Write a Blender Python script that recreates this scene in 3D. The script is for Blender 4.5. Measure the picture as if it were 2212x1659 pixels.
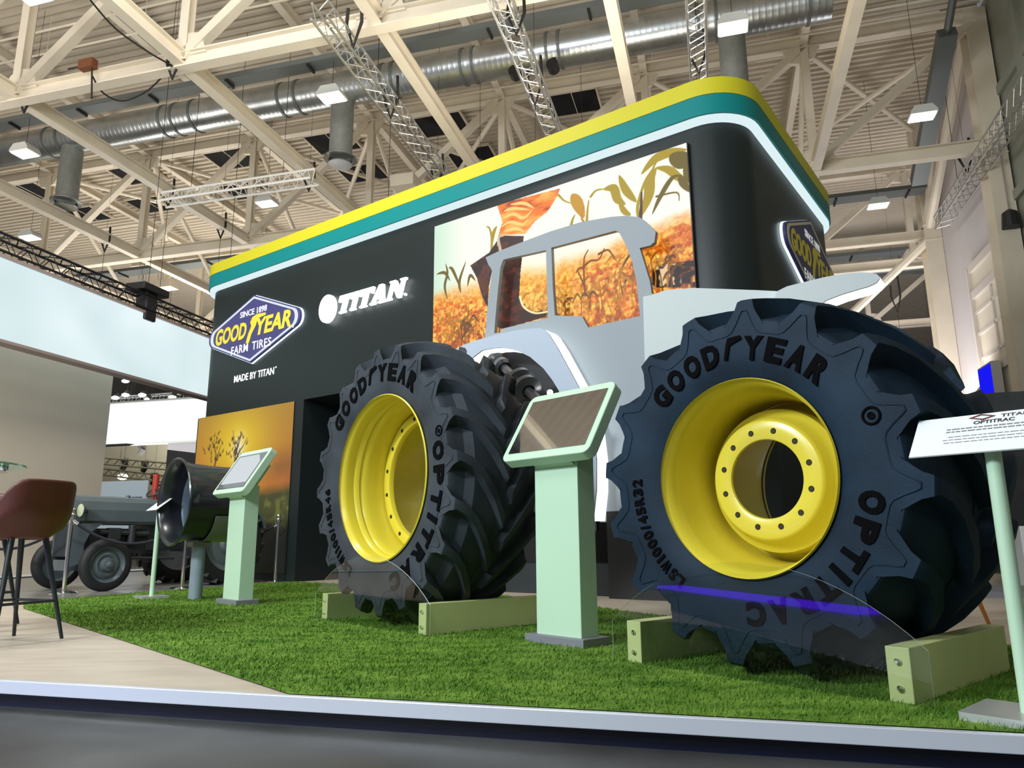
import bpy, math, random
import numpy as np
from mathutils import Vector, Matrix
for o in list(bpy.data.objects): bpy.data.objects.remove(o)
S = bpy.context.scene; COL = S.collection
PI = math.pi
# ------------------------------------------------------------------ camera
FPX, CAM_H, PITCH, ROLL = 1597.0, 0.60, math.radians(11.97), math.radians(-0.43)
_f = np.array([0, math.cos(PITCH), math.sin(PITCH)]); _u = np.array([0, -math.sin(PITCH), math.cos(PITCH)])
_x = np.array([1., 0, 0])
_x2 = math.cos(ROLL)*_x + math.sin(ROLL)*_u; _u2 = -math.sin(ROLL)*_x + math.cos(ROLL)*_u
cam = bpy.data.cameras.new('camera'); co = bpy.data.objects.new('camera', cam); COL.objects.link(co)
cam.sensor_width = 36; cam.lens = FPX/2212*36; cam.clip_end = 300
co.matrix_world = Matrix(((_x2[0], _u2[0], -_f[0], 0), (_x2[1], _u2[1], -_f[1], 0), (_x2[2], _u2[2], -_f[2], CAM_H), (0, 0, 0, 1)))
S.camera = co
# ------------------------------------------------------------------ colour management, world, lights
S.view_settings.view_transform = 'Standard'; S.view_settings.look = 'None'
S.view_settings.gamma = 1; S.view_settings.exposure = 0.0; S.view_settings.use_curve_mapping = False
w = bpy.data.worlds.new('world'); S.world = w; w.use_nodes = True
w.node_tree.nodes['Background'].inputs[0].default_value = (0.93, 0.96, 1.0, 1)
w.node_tree.nodes['Background'].inputs[1].default_value = 0.16
def area(name, loc, target, size, power, col, sy=None):
    l = bpy.data.lights.new(name, 'AREA'); l.energy = power; l.color = col; l.size = size
    if sy: l.shape = 'RECTANGLE'; l.size_y = sy
    o = bpy.data.objects.new(name, l); COL.objects.link(o); o.location = loc
    o.rotation_euler = (Vector(target)-Vector(loc)).to_track_quat('-Z', 'Y').to_euler()
    return o
# added unseen area lights: roof fill, hall fill, cool light from the front
area('added_roof_light', (-3, -3, 4.6), (-3, -1.0, 14), 10, 1250, (1, .94, .85), 7)  # unseen upward area added to brighten the roof
area('added_roof_light', (-18, 10, 5.9), (-17.5, 10.5, 14), 6, 1200, (1, .95, .87), 10)
area('added_roof_light', (1.1, 11.3, 5.95), (1.3, 11.6, 14), 5, 330, (1, .93, .84), 3.4)  # added above the booth, hidden by its roof edge
area('added_roof_light', (14, 24, 4.0), (14, 26, 14), 8, 1000, (1, .95, .95), 10)
area('added_roof_light', (-14, 30, 4.0), (-12, 32, 14), 12, 2200, (1, .94, .86), 8)
area('added_hall_light', (-3, -3.5, 9.6), (-2.5, 4.5, 0), 5, 200, (.93, .97, 1), 3)  # unseen area added for light from overhead
area('added_hall_light', (-9, 2, 9.4), (-9, 12, 1), 4, 350, (1, .98, .95), 3)  # added to brighten the beige wall on the left
area('added_hall_light', (-4, 6.5, 9.4), (-10, 13, 1.5), 2.5, 520, (1, .97, .92), 2.5)  # second added area aimed at the beige wall
area('added_front_light', (-7.5, 0.2, 5.5), (0, 6, 0.9), 1.2, 850, (.84, .93, 1))  # unseen cool area added in place of stand lamps, lights the tyre faces
area('added_front_light', (-5.0, -2.5, 4.6), (.6, 3.6, 0.7), 1.0, 230, (.80, .90, 1))  # added, also imitates bounced front light on the platform edge
# ------------------------------------------------------------------ pixel -> place helpers (camera calibration of the photograph)
def ray(px, py):
    d = np.array([(px-1106)/FPX, (py-829.5)/FPX, 1.0])
    return _x2*d[0] - _u2*d[1] + _f*d[2]
CAMP = np.array([0, 0, CAM_H])
def onz(px, py, z=0.0):
    d = ray(px, py); return CAMP + d*(z-CAM_H)/d[2]
def onp(px, py, p0, n):
    d = ray(px, py); n = np.array(n, float); return CAMP + d*(((np.array(p0)-CAMP) @ n)/(d @ n))
def hd(deg): a = math.radians(deg); return np.array([math.sin(a), math.cos(a), 0.])
Zv = np.array([0, 0, 1.])
V3 = lambda *a: np.array(a, float)
# ------------------------------------------------------------------ materials
MATS = {}
def mat(name, col, rough=.5, metal=0., noise=0., nscale=8., bump=0., bscale=60., emit=0., spec=.5, stretch=None, coat=0.):
    if name in MATS: return MATS[name]
    m = bpy.data.materials.new(name); m.use_nodes = True; nt = m.node_tree; b = nt.nodes['Principled BSDF']
    b.inputs['Base Color'].default_value = (*col, 1); b.inputs['Roughness'].default_value = rough
    b.inputs['Metallic'].default_value = metal; b.inputs['Specular IOR Level'].default_value = spec
    b.inputs['Coat Weight'].default_value = coat
    if emit:
        b.inputs['Emission Color'].default_value = (*col, 1); b.inputs['Emission Strength'].default_value = emit
    tc = nt.nodes.new('ShaderNodeTexCoord'); mp = nt.nodes.new('ShaderNodeMapping')
    nt.links.new(tc.outputs['Object'], mp.inputs['Vector'])
    if stretch: mp.inputs['Scale'].default_value = stretch
    if noise:
        n = nt.nodes.new('ShaderNodeTexNoise'); n.inputs['Scale'].default_value = nscale; n.inputs['Detail'].default_value = 6
        r = nt.nodes.new('ShaderNodeValToRGB')
        r.color_ramp.elements[0].position = .3; r.color_ramp.elements[1].position = .7
        r.color_ramp.elements[0].color = (*[c*(1-noise) for c in col], 1); r.color_ramp.elements[1].color = (*[min(1, c*(1+noise)) for c in col], 1)
        nt.links.new(mp.outputs[0], n.inputs['Vector']); nt.links.new(n.outputs['Fac'], r.inputs[0]); nt.links.new(r.outputs[0], b.inputs['Base Color'])
    if bump:
        n2 = nt.nodes.new('ShaderNodeTexNoise'); n2.inputs['Scale'].default_value = bscale; n2.inputs['Detail'].default_value = 4
        bp = nt.nodes.new('ShaderNodeBump'); bp.inputs['Strength'].default_value = bump; bp.inputs['Distance'].default_value = .01
        nt.links.new(mp.outputs[0], n2.inputs['Vector']); nt.links.new(n2.outputs['Fac'], bp.inputs['Height']); nt.links.new(bp.outputs[0], b.inputs['Normal'])
    MATS[name] = m; return m
def emat(name, col, strength):
    if name in MATS: return MATS[name]
    m = bpy.data.materials.new(name); m.use_nodes = True; nt = m.node_tree; nt.nodes.clear()
    e = nt.nodes.new('ShaderNodeEmission'); e.inputs[0].default_value = (*col, 1); e.inputs[1].default_value = strength
    o = nt.nodes.new('ShaderNodeOutputMaterial'); nt.links.new(e.outputs[0], o.inputs[0]); MATS[name] = m; return m
def vmat(name, strength=0., rough=.6):
    """surface printed or displayed picture: colours come from the mesh colour attribute"""
    if name in MATS: return MATS[name]
    m = bpy.data.materials.new(name); m.use_nodes = True; nt = m.node_tree; b = nt.nodes['Principled BSDF']
    a = nt.nodes.new('ShaderNodeAttribute'); a.attribute_name = 'Col'; b.inputs['Roughness'].default_value = rough
    if strength:
        b.inputs['Base Color'].default_value = (.01, .01, .01, 1)
        nt.links.new(a.outputs['Color'], b.inputs['Emission Color']); b.inputs['Emission Strength'].default_value = strength
    else: nt.links.new(a.outputs['Color'], b.inputs['Base Color'])
    MATS[name] = m; return m
def srgb(r, g, b): return tuple(((c/255)/12.92 if c/255 <= .04045 else ((c/255+.055)/1.055)**2.4) for c in (r, g, b))
STEEL = mat('painted_white_steel', srgb(226, 216, 197), .45, noise=.06, nscale=1.5)
DECK = mat('roof_deck_sheet', srgb(205, 195, 178), .5, noise=.05, nscale=.6)
GALV = mat('galvanised_duct', (.52, .55, .56), .32, .9, noise=.12, nscale=3, bump=.05, bscale=25)
TRAY = mat('grey_tray_steel', (.17, .19, .19), .5, .5)
ALU = mat('aluminium', (.72, .72, .72), .3, .9)
CHROME = mat('chrome', (.85, .85, .86), .12, 1.)
BLACKM = mat('black_metal', (.015, .015, .017), .5)
BLACK = mat('black_fabric', (.006, .007, .008), .85)
STRAP = mat('black_strap', (.02, .018, .016), .8)
MINT = mat('mint_lacquer', srgb(184, 214, 184), .45, bump=.03, bscale=200)
MINTB = mat('mint_beam_paint', srgb(210, 214, 148), .55, noise=.04, nscale=3)
GREYB = mat('grey_plinth_laminate', srgb(120, 122, 128), .5)
YEL = mat('yellow_wheel_paint', (.72, .60, .045), .3, coat=.3)
WHITE = mat('white_plastic', (.8, .8, .8), .4)
# ------------------------------------------------------------------ mesh helpers
class MB:
    def __init__(s): s.v = []; s.f = []; s.m = []; s.mi = 0
    def add(s, vs, fs):
        o = len(s.v); s.v += [tuple(map(float, p)) for p in vs]
        for f in fs: s.f.append(tuple(i+o for i in f)); s.m.append(s.mi)
        return s
    def box(s, c, ax, ay, az):
        c = np.array(c, float); vs = []
        for i in (-1, 1):
            for j in (-1, 1):
                for k in (-1, 1): vs.append(c+np.array(ax)*i/2+np.array(ay)*j/2+np.array(az)*k/2)
        return s.add(vs, [(0, 1, 3, 2), (4, 6, 7, 5), (0, 4, 5, 1), (2, 3, 7, 6), (0, 2, 6, 4), (1, 5, 7, 3)])
    def bar(s, a, b, w, h, up=Zv):
        a = np.array(a, float); b = np.array(b, float); d = b-a; L = np.linalg.norm(d); d = d/L
        up = np.array(up, float)
        if abs(d @ up) > .98: up = np.array([1., 0, 0])
        x = np.cross(d, up); x /= np.linalg.norm(x); y = np.cross(x, d)
        return s.box((a+b)/2, x*w, d*L, y*h)
    def ibeam(s, a, b, w, h, t=.03, up=Zv):
        a = np.array(a, float); b = np.array(b, float); up = np.array(up, float)
        s.bar(a+up*(h/2-t/2), b+up*(h/2-t/2), w, t, up); s.bar(a-up*(h/2-t/2), b-up*(h/2-t/2), w, t, up)
        return s.bar(a, b, t, h-2*t, up)
    def tube(s, pts, r, n=8, cap=True):
        pts = [np.array(p, float) for p in pts]; rs = r if hasattr(r, '__len__') else [r]*len(pts); vs = []; fs = []; px = None
        for i, p in enumerate(pts):
            d = pts[min(i+1, len(pts)-1)]-pts[max(i-1, 0)]; d = d/(np.linalg.norm(d)+1e-12)
            if px is None: px = np.cross(d, Zv if abs(d[2]) < .9 else V3(1, 0, 0))
            px = px-d*(px @ d); px /= np.linalg.norm(px); py = np.cross(d, px)
            for k in range(n):
                a = 2*PI*k/n; vs.append(p+(px*math.cos(a)+py*math.sin(a))*rs[i])
        for i in range(len(pts)-1):
            for k in range(n): fs.append((i*n+k, i*n+(k+1) % n, (i+1)*n+(k+1) % n, (i+1)*n+k))
        if cap: fs += [tuple(range(n))[::-1], tuple((len(pts)-1)*n+k for k in range(n))]
        return s.add(vs, fs)
    def lathe(s, prof, o, ax, n=48, a0=0, a1=2*PI, close=False, ref=None):
        """prof: (distance along ax, radius)"""
        ax = np.array(ax, float); ax /= np.linalg.norm(ax); o = np.array(o, float)
        ref = np.array(ref, float) if ref is not None else (Zv if abs(ax[2]) < .9 else V3(1, 0, 0))
        x = np.cross(ax, ref); x /= np.linalg.norm(x); y = np.cross(ax, x); full = abs(a1-a0-2*PI) < 1e-6
        nn = n if full else n+1; vs = []; fs = []; P = len(prof)
        for k in range(nn):
            a = a0+(a1-a0)*k/n
            for t, r in prof: vs.append(o+ax*t+(x*math.cos(a)+y*math.sin(a))*r)
        for k in range(n):
            k2 = (k+1) % nn
            for i in range(P-1 if not close else P):
                j = (i+1) % P; fs.append((k*P+i, k*P+j, k2*P+j, k2*P+i))
        return s.add(vs, fs)
    def prism(s, poly, o, u, v, w, t):
        """poly in (u,v) extruded along w by t"""
        o, u, v, w = [np.array(q, float) for q in (o, u, v, w)]; n = len(poly)
        vs = [o+u*a+v*b for a, b in poly]+[o+u*a+v*b+w*t for a, b in poly]
        return s.add(vs, [tuple(range(n)), tuple(range(2*n-1, n-1, -1))]+[(i, i+n, (i+1) % n+n, (i+1) % n) for i in range(n)])
    def sphere(s, c, r, n=12, m=8, sc=(1, 1, 1)):
        vs = []; fs = []
        for i in range(m+1):
            for k in range(n):
                th = PI*i/m; a = 2*PI*k/n
                vs.append((c[0]+r*sc[0]*math.sin(th)*math.cos(a), c[1]+r*sc[1]*math.sin(th)*math.sin(a), c[2]+r*sc[2]*math.cos(th)))
        for i in range(m):
            for k in range(n): fs.append((i*n+k, (i+1)*n+k, (i+1)*n+(k+1) % n, i*n+(k+1) % n))
        return s.add(vs, fs)
    def build(s, name, m, parent=None, smooth=False, bevel=0., seg=2, label=None):
        me = bpy.data.meshes.new(name); off = V3(0, 0, 0); q = parent
        while q is not None: off = off+np.array(q.location); q = q.parent
        me.from_pydata([tuple(np.array(p)-off) for p in s.v], [], s.f)
        for mm in (m if isinstance(m, (list, tuple)) else [m]): me.materials.append(mm)
        if isinstance(m, (list, tuple)): me.polygons.foreach_set('material_index', s.m)
        o = bpy.data.objects.new(name, me); COL.objects.link(o)
        if parent is not None: o.parent = parent
        if smooth:
            me.polygons.foreach_set('use_smooth', [True]*len(me.polygons))
            try: me.set_sharp_from_angle(angle=math.radians(38))
            except Exception: pass
        if bevel:
            b = o.modifiers.new('bevel', 'BEVEL'); b.width = bevel; b.segments = seg; b.limit_method = 'ANGLE'; b.angle_limit = math.radians(40)
        if label: o['label'] = label
        me.update(); return o
def thing(name, label, cat, loc=(0, 0, 0), group=None):
    o = bpy.data.objects.new(name, None); COL.objects.link(o); o.location = tuple(float(q) for q in loc); o['label'] = label; o['category'] = cat
    o.empty_display_size = .1
    if group: o['group'] = group
    return o
def tag(o, label, cat, group=None, kind=None):
    o['label'] = label; o['category'] = cat
    if group: o['group'] = group
    if kind: o['kind'] = kind
    return o
def struct(o): o['kind'] = 'structure'; return o
def copy_tree(o, parent=None, loc=None):
    c = o.copy(); COL.objects.link(c); c.parent = parent
    if loc is not None: c.location = tuple(float(q) for q in loc)
    for ch in list(o.children): copy_tree(ch, c)
    return c
def curve_mesh(splines, extrude=0., offset=0.):
    """filled flat outlines (with holes) -> verts, faces; thickness +-extrude in z"""
    cu = bpy.data.curves.new('tmp', 'CURVE'); cu.dimensions = '2D'; cu.fill_mode = 'BOTH'; cu.extrude = extrude; cu.offset = offset
    for pts in splines:
        sp = cu.splines.new('POLY'); sp.points.add(len(pts)-1)
        for i, p in enumerate(pts): sp.points[i].co = (p[0], p[1], 0, 1)
        sp.use_cyclic_u = True
    return _tomesh(cu)
def _tomesh(cu):
    ob = bpy.data.objects.new('tmp', cu); COL.objects.link(ob); dg = bpy.context.evaluated_depsgraph_get()
    me = bpy.data.meshes.new_from_object(ob.evaluated_get(dg)); v = [tuple(q.co) for q in me.vertices]; f = [tuple(p.vertices) for p in me.polygons]
    bpy.data.objects.remove(ob); bpy.data.meshes.remove(me)
    return np.array(v).reshape(-1, 3), f
def text_mesh(s, size=1., extrude=.01, bold=.0, shear=0., spacing=1., align='LEFT', res=3, smallcaps=1.):
    cu = bpy.data.curves.new('tmp', 'FONT'); cu.body = s; cu.size = size; cu.extrude = extrude; cu.offset = bold; cu.shear = shear
    cu.space_character = spacing; cu.align_x = align; cu.resolution_u = res
    if smallcaps != 1.:
        cu.small_caps_scale = smallcaps
        for i, ch in enumerate(s):
            if ch.islower(): cu.body_format[i].use_small_caps = True
    return _tomesh(cu)
def frame_put(vs, o, u, v, w, sx=1., sy=1.):
    o, u, v, w = [np.array(q, float) for q in (o, u, v, w)]
    return [o+u*p[0]*sx+v*p[1]*sy+w*p[2] for p in vs]
def fit_text(s, x0, x1, y0, h, **k):
    """text scaled to span x0..x1 with cap height h, baseline y0"""
    v, f = text_mesh(s, 1., **k); v = v.copy()
    a, b = v[:, 0].min(), v[:, 0].max(); cap = max(v[:, 1].max(), .5)
    v[:, 0] = x0+(v[:, 0]-a)*(x1-x0)/(b-a); v[:, 1] = y0+v[:, 1]*h/cap
    return v, f
def rrect(x0, x1, y0, y1, r, n=8):
    p = []
    for cx, cy, a in ((x1-r, y0+r, -90), (x1-r, y1-r, 0), (x0+r, y1-r, 90), (x0+r, y0+r, 180)):
        for i in range(n+1):
            t = math.radians(a+90*i/n); p.append((cx+r*math.cos(t), cy+r*math.sin(t)))
    return p
ORD = ['first', 'second', 'third', 'fourth', 'fifth', 'sixth', 'seventh', 'eighth', 'ninth', 'tenth', 'eleventh', 'twelfth']
# ================================================================== HALL
HC, HR = hd(15.4), hd(105.4)                      # along the hall, across to the right
def H(f, o, z): return HC*f + HR*o + Zv*z
FLZ = -0.113
b = MB(); b.add([V3(-60, -30, FLZ), V3(60, -30, FLZ), V3(60, 110, FLZ), V3(-60, 110, FLZ)], [(0, 1, 2, 3)])
FLOORM = mat('dark_hall_floor', (.055, .055, .053), .38, noise=.5, nscale=1.3, bump=.06, bscale=30)
struct(b.build('floor', FLOORM))
# corrugated roof deck
def deck(f0, f1, o0, o1, z, name):
    b = MB(); p = .25; f = f0; vs = []; prof = []
    while f < f1:
        prof += [(f, z), (f+.10, z), (f+.13, z+.11), (f+.22, z+.11)]; f += p
    vs = [H(a, o0, h) for a, h in prof]+[H(a, o1, h) for a, h in prof]; n = len(prof)
    b.add(vs, [(i, i+1, n+i+1, n+i) for i in range(n-1)])
    b.mi = 0
    return struct(b.build(name, DECK))
deck(1, 24.6, -46, 7.3, 14.15, 'ceiling'); deck(24.6, 62, -46, 30, 14.15, 'ceiling')
# wall on the right with gate, columns
WALLM = mat('pale_wall_panel', srgb(205, 200, 200), .6, noise=.04, nscale=.8)
WALLG = mat('greenish_wall_panel', srgb(150, 154, 142), .65, noise=.05, nscale=.6)
b = MB(); b.bar(H(24.65, 7.35, 7), H(19.9, 7.35, 7), .2, 14.2); struct(b.build('wall_right', WALLM))
b = MB(); b.bar(H(19.9, 7.45, 7), H(-8, 7.45, 7), .2, 14.2)
for z in (4.2, 8.6, 11.4): b.bar(H(19.9, 7.3, z), H(-8, 7.3, z), .1, .25)
for f in (17.6, 15.0, 12): b.bar(H(f, 7.3, 0), H(f, 7.3, 14), .3, .12, HR)
struct(b.build('wall_right_near', WALLG))
b = MB(); b.bar(H(62, -46, 6.8), H(62, 30, 6.8), .3, 14.6); struct(b.build('wall_back', mat('far_wall', (.35, .35, .35), .8)))
b = MB(); b.bar(H(62, -46, 6.8), H(2, -46, 6.8), .3, 14.6); struct(b.build('wall_left', MATS['far_wall']))
def column(f, o, label):
    t = thing('steel_column', label, 'column', H(f, o, FLZ), 'steel columns on the right')
    b = MB(); b.bar(H(f-.26, o, FLZ), H(f-.26, o, 13.8), .48, .05, HC); b.bar(H(f+.26, o, FLZ), H(f+.26, o, 13.8), .48, .05, HC)
    b.bar(H(f, o, FLZ), H(f, o, 13.8), .05, .48, HC); b.build('shaft', STEEL, t)
    b = MB(); b.bar(H(f-.3, o, 9.75), H(f+.3, o, 9.75), .5, .04); b.bar(H(f-.3, o, 10.25), H(f+.3, o, 10.25), .5, .04); b.build('stiffener', STEEL, t)
    return t
column(19.3, 7.05, 'white steel column with wide flanges where the near cross truss meets the wall')
column(24.75, 7.0, 'white steel column behind the big tyre, at the far end of the pale wall')
# gate and small sign in the right wall
t = thing('panel_gate', 'tall white panelled gate in the right wall above the large tyre', 'gate', H(22, 7.2, 0))
gf, gb = 22.35, 19.75
PLANK = mat('gate_white', srgb(222, 214, 206), .5)
b = MB()
for z in (3.9, 4.9, 7.15, 7.9): b.bar(H(gf, 7.16, z), H(gb, 7.16, z), .1, .22)
for f in (gf, gb): b.bar(H(f, 7.16, 3.9), H(f, 7.16, 7.95), .1, .16, HR)
b.build('gate_frame', PLANK, t)
b = MB(); b.bar(H(gf, 7.22, 5.9), H(gb, 7.22, 5.9), .06, 4.0); b.build('gate_leaf', mat('gate_panel', srgb(232, 224, 205), .5), t)
b = MB()
for z in (5.35, 6.05, 6.65): b.bar(H(gf, 7.17, z), H(gb, 7.17, z), .05, .08)
b.bar(H(21.0, 7.17, 5.0), H(21.0, 7.17, 7.1), .08, .05, HR); b.build('glazing_bar', PLANK, t)
b = MB(); b.bar(H(22.3, 7.2, 2.1), H(17.2, 7.2, 2.1), .06, 3.2); b.build('dark_opening', mat('dark_opening', (.05, .05, .055), .7), t, label='dark doorway under the gate')
t = thing('wayfinding_sign', 'square bright blue light box sign on the right wall', 'sign', H(21, 6.9, 4.4))
b = MB(); b.bar(H(21.75, 6.95, 4.45), H(20.75, 6.95, 4.45), .22, 1.02); b.build('housing', mat('sign_housing', (.55, .55, .55), .4), t)
b = MB(); b.bar(H(21.70, 6.83, 4.45), H(20.80, 6.83, 4.45), .02, .92); b.build('sign_face', emat('sign_blue', (.01, .01, .9), 1.0), t)
# ---- roof trusses across the hall
PO = [-22.3, -18.1, -13.95, -9.75, -5.5, -1.3, 2.95]
def cross_truss(f, offs, label, zl=10., zu=13.65, o_end=7.1):
    t = thing('roof_truss', label, 'truss', H(f, offs[0], zl), 'cross trusses of the hall roof')
    b = MB(); b.ibeam(H(f, offs[0]-4, zl), H(f, o_end, zl), .24, .34); b.build('lower_chord', STEEL, t)
    b = MB(); b.ibeam(H(f, offs[0]-4, zu), H(f, o_end, zu), .24, .34); b.build('upper_chord', STEEL, t)
    al = offs+[o_end]
    for i, o in enumerate(offs):
        b = MB(); b.ibeam(H(f, o, zl), H(f, o, zu), .2, .2, .02, HC); b.build('post', STEEL, t)
        b = MB(); b.bar(H(f, o, zl+.1), H(f, al[i+1], zu-.1), .2, .2, HC); b.build('diagonal', STEEL, t)
        b = MB(); b.prism([(-.45, 0), (.55, 0), (.4, .45), (.1, .5), (-.2, .4)], H(f-.06, o, zl+.1), HR, Zv, HC, .12); b.build('gusset_plate', STEEL, t); b = MB()
        b.prism([(-.55, 0), (.45, 0), (.2, -.4), (-.1, -.5), (-.4, -.45)], H(f-.06, o, zu-.1), HR, Zv, HC, .12); b.build('gusset_plate', STEEL, t)
    return t
cross_truss(10.9, PO, 'white steel roof truss nearest the camera, cut by the top edge of the photo')
cross_truss(19.1, PO, 'white steel roof truss passing behind the fat silver air duct')
cross_truss(27.3, PO+[7.1, 11.3, 15.5], 'pale roof truss third from the camera, deep in the hall', o_end=19.7)
cross_truss(35.5, PO+[7.1, 11.3, 15.5, 19.7], 'pale roof truss furthest back in the hall', o_end=24)
b = MB(); b.ibeam(H(24.75, -6, 10), H(24.75, 7, 10), .24, .3)
tag(b.build('tie_beam', STEEL), 'white cross beam tied to the column at the end of the pale wall', 'beam')
nm = ['far left edge', 'left, its end hidden behind the black truss', 'left, meeting the stand near its left end', 'middle, crossing the silver duct below the first hanging truss',
      'centre, reaching the stand behind the two silver trusses', 'right of centre, just left of the stand corner', 'right, running down beside the rounded stand corner']
for i, o in enumerate(PO):
    b = MB(); b.ibeam(H(1.5, o, 10.02), H(60, o, 10.02), .22, .32)
    tag(b.build('tie_beam', STEEL), 'long white bottom beam running away overhead, '+nm[i], 'beam', 'bottom beams running down the hall')
    b = MB(); b.ibeam(H(10.9, o, 13.72), H(60, o, 13.72), .2, .3)
    tag(b.build('roof_purlin', STEEL), 'white beam under the roof sheets, %s of seven from the left' % ORD[i], 'beam', 'beams under the roof sheets')
    t = thing('brace_frame', 'round white bracing tubes above the %s bottom beam from the left' % ORD[i], 'bracing', H(19.1, o, 13.5), 'bracing along the roof beams')
    for f0 in (19.1, 27.3):
        b = MB(); b.tube([H(f0+.1, o, 13.5), H(f0+4.1, o, 10.15)], .075); b.build('tube', STEEL, t)
        b = MB(); b.tube([H(f0+4.1, o, 10.15), H(f0+8.1, o, 13.5)], .075); b.build('tube', STEEL, t)
al = PO+[7.1]
for i in range(7):
    t = thing('cross_brace', 'crossed round tubes under the roof sheets in the %s bay from the left' % ORD[i], 'bracing', H(19.2, al[i], 13.5), 'crossed tubes under the roof')
    b = MB(); b.tube([H(19.2, al[i], 13.55), H(24.9, al[i+1], 13.55)], .08); b.build('tube', STEEL, t)
    b = MB(); b.tube([H(24.9, al[i], 13.45), H(19.2, al[i+1], 13.45)], .08); b.build('tube', STEEL, t)
# braces down the right wall line
t = thing('wall_brace', 'thick lilac-white diagonal tubes between the two right columns', 'bracing', H(24.6, 6.9, 10))
for a, c_ in (((19.6, 6.95, 13.4), (24.5, 6.95, 10.2)), ((22.3, 6.95, 13.5), (24.6, 6.95, 10.3)), ((24.6, 6.9, 9.8), (27.2, 3.0, 6.6))):
    b = MB(); b.tube([H(*a), H(*c_)], .14); b.build('tube', STEEL, t)
# black roof hatches
HATCH = mat('hatch_black', (.004, .004, .005), .9)
for r_, f in enumerate((20.05, 22.3)):
    for i, o in enumerate([-25.9, -20.9, -16.8, -12.8, -8.8, -4.4] if r_ == 0 else [-25.5, -22.2, -17.8, -12.8, -8.5]):
        t = thing('roof_hatch', 'black rectangular roof hatch, %s from the left in the %s row' % (ORD[i], ('nearer', 'further')[r_]), 'hatch', H(f, o, 14.1), 'black hatches in the roof')
        b = MB(); b.bar(H(f+.65, o, 14.085), H(f+.65, o+1.6, 14.085), 1.3, .05); b.build('opening', HATCH, t)
        b = MB(); b.bar(H(f+.02, o-.03, 14.07), H(f+.02, o+1.58, 14.07), .05, .1); b.bar(H(f+1.28, o-.03, 14.07), H(f+1.28, o+1.58, 14.07), .05, .1)
        b.bar(H(f, o-.03, 14.07), H(f+1.3, o-.03, 14.07), .05, .1); b.bar(H(f, o+1.58, 14.07), H(f+1.3, o+1.58, 14.07), .05, .1)
        b.bar(H(f, o+.8, 14.05), H(f+1.3, o+.8, 14.05), .02, .03); b.build('frame', STEEL, t)
# ---- ducts
def duct(f, z, r, o0, o1, label, rings, drops):
    t = thing('air_duct', label, 'duct', H(f, o0, z))
    b = MB(); prof = []; o = o0
    while o < o1: prof += [(o-o0, r), (o-o0+.1, r), (o-o0+.115, r+.0022), (o-o0+.13, r)]; o += .14
    b.lathe(prof, H(f, o0, z), HR, 32); b.build('duct_barrel', GALV, t, smooth=True)
    for ro in rings:
        b = MB(); b.lathe([(0, r), (0, r+.025), (.07, r+.025), (.07, r)], H(f, ro, z), HR, 32); b.build('collar', TRAY, t)
    for do, dl in drops:
        b = MB(); b.tube([H(f, do, z-r*.6), H(f, do, z-dl)], .30, 20); d = b.build('branch_pipe', mat('dull_duct', (.3, .32, .31), .55, .4, noise=.1), t, smooth=True)
        b = MB(); b.lathe([(0, .30), (-.02, .43), (-.05, .43), (-.06, .3)], H(f, do, z-dl), Zv, 28)
        b.lathe([(-.16, .001), (-.16, .29), (-.2, .31), (-.2, .001)], H(f, do, z-dl), Zv, 28); b.build('diffuser', GALV, d)
    return t
DR = .44
duct(15.9, 12.45, DR, -26, 3.0, 'fat silver ventilation duct running across the hall above the stand', [-22.4, -18.7, -18.2, -14.6, -14.2, -13.6, -10.8, -10.3, -7.8, -7.5, -5.6, -5.3, -3.4, -3.1, .2, .6, 2.6], [(-17.9, 2.0), (-9.0, 2.0), (.95, 2.0)])
duct(33.5, 12.2, .55, -6, 14, 'grey ventilation duct far back between the stand and the right column', [2, 5, 8, 11], [])
def tray(f, z, o0, o1, label, w=.55):
    t = thing('cable_tray', label, 'cable tray', H(f, o0, z))
    b = MB(); b.bar(H(f, o0, z), H(f, o1, z), w, .03); b.bar(H(f-w/2, o0, z+.05), H(f-w/2, o1, z+.05), .02, .12); b.bar(H(f+w/2, o0, z+.05), H(f+w/2, o1, z+.05), .02, .12)
    b.build('tray', TRAY, t); o = o0+1
    while o < o1: b = MB(); b.bar(H(f-w/2, o, z-.05), H(f+w/2, o, z-.05), .05, .05); b.build('bracket', BLACKM, t); o += 2.1
    return t
tray(13.0, 11.02, -26, 6, 'dark grey cable tray running in front of the fat silver duct', .32)
tray(23.4, 11.4, -26, 1.5, 'grey cable tray behind the second roof truss')
tray(24, 11.2, 3.2, 6.8, 'short grey cable tray between the stand corner and the right column')
tray(30.0, 11.4, 2.5, 14, 'far grey cable tray low under the roof on the right')
b = MB(); b.bar(H(17.6, 5.9, 12.3), H(22, 6.1, 10.6), .40, .3); b.tube([H(17.6, 5.9, 12.3), H(12.5, 5.3, 13.2)], .09, 8); tag(b.build('wall_duct', TRAY), 'dark grey rectangular duct sloping along the right wall', 'duct')
b = MB(); b.bar(H(16.8, 5.6, 12.9), H(16.8, 12, 12.9), .2, .25); tag(b.build('dark_rail', BLACKM), 'dark horizontal rail on the wall at top right', 'rail')
for i, (f, z) in enumerate(((12.3, 12.9), (13.1, 13.0), (17.4, 13.1), (18.2, 13.3))):
    b = MB(); b.tube([H(f, -26, z), H(f, 6, z)], .03, 6); 
    for k in range(10): b.tube([H(f, -25+3*k, z), H(f, -25+3*k, 14.1)], .012, 4)
    tag(b.build('sprinkler_pipe', STEEL), 'thin white sprinkler pipe under the roof, %s from the camera' % ORD[i], 'pipe', 'thin pipes under the roof')
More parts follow.
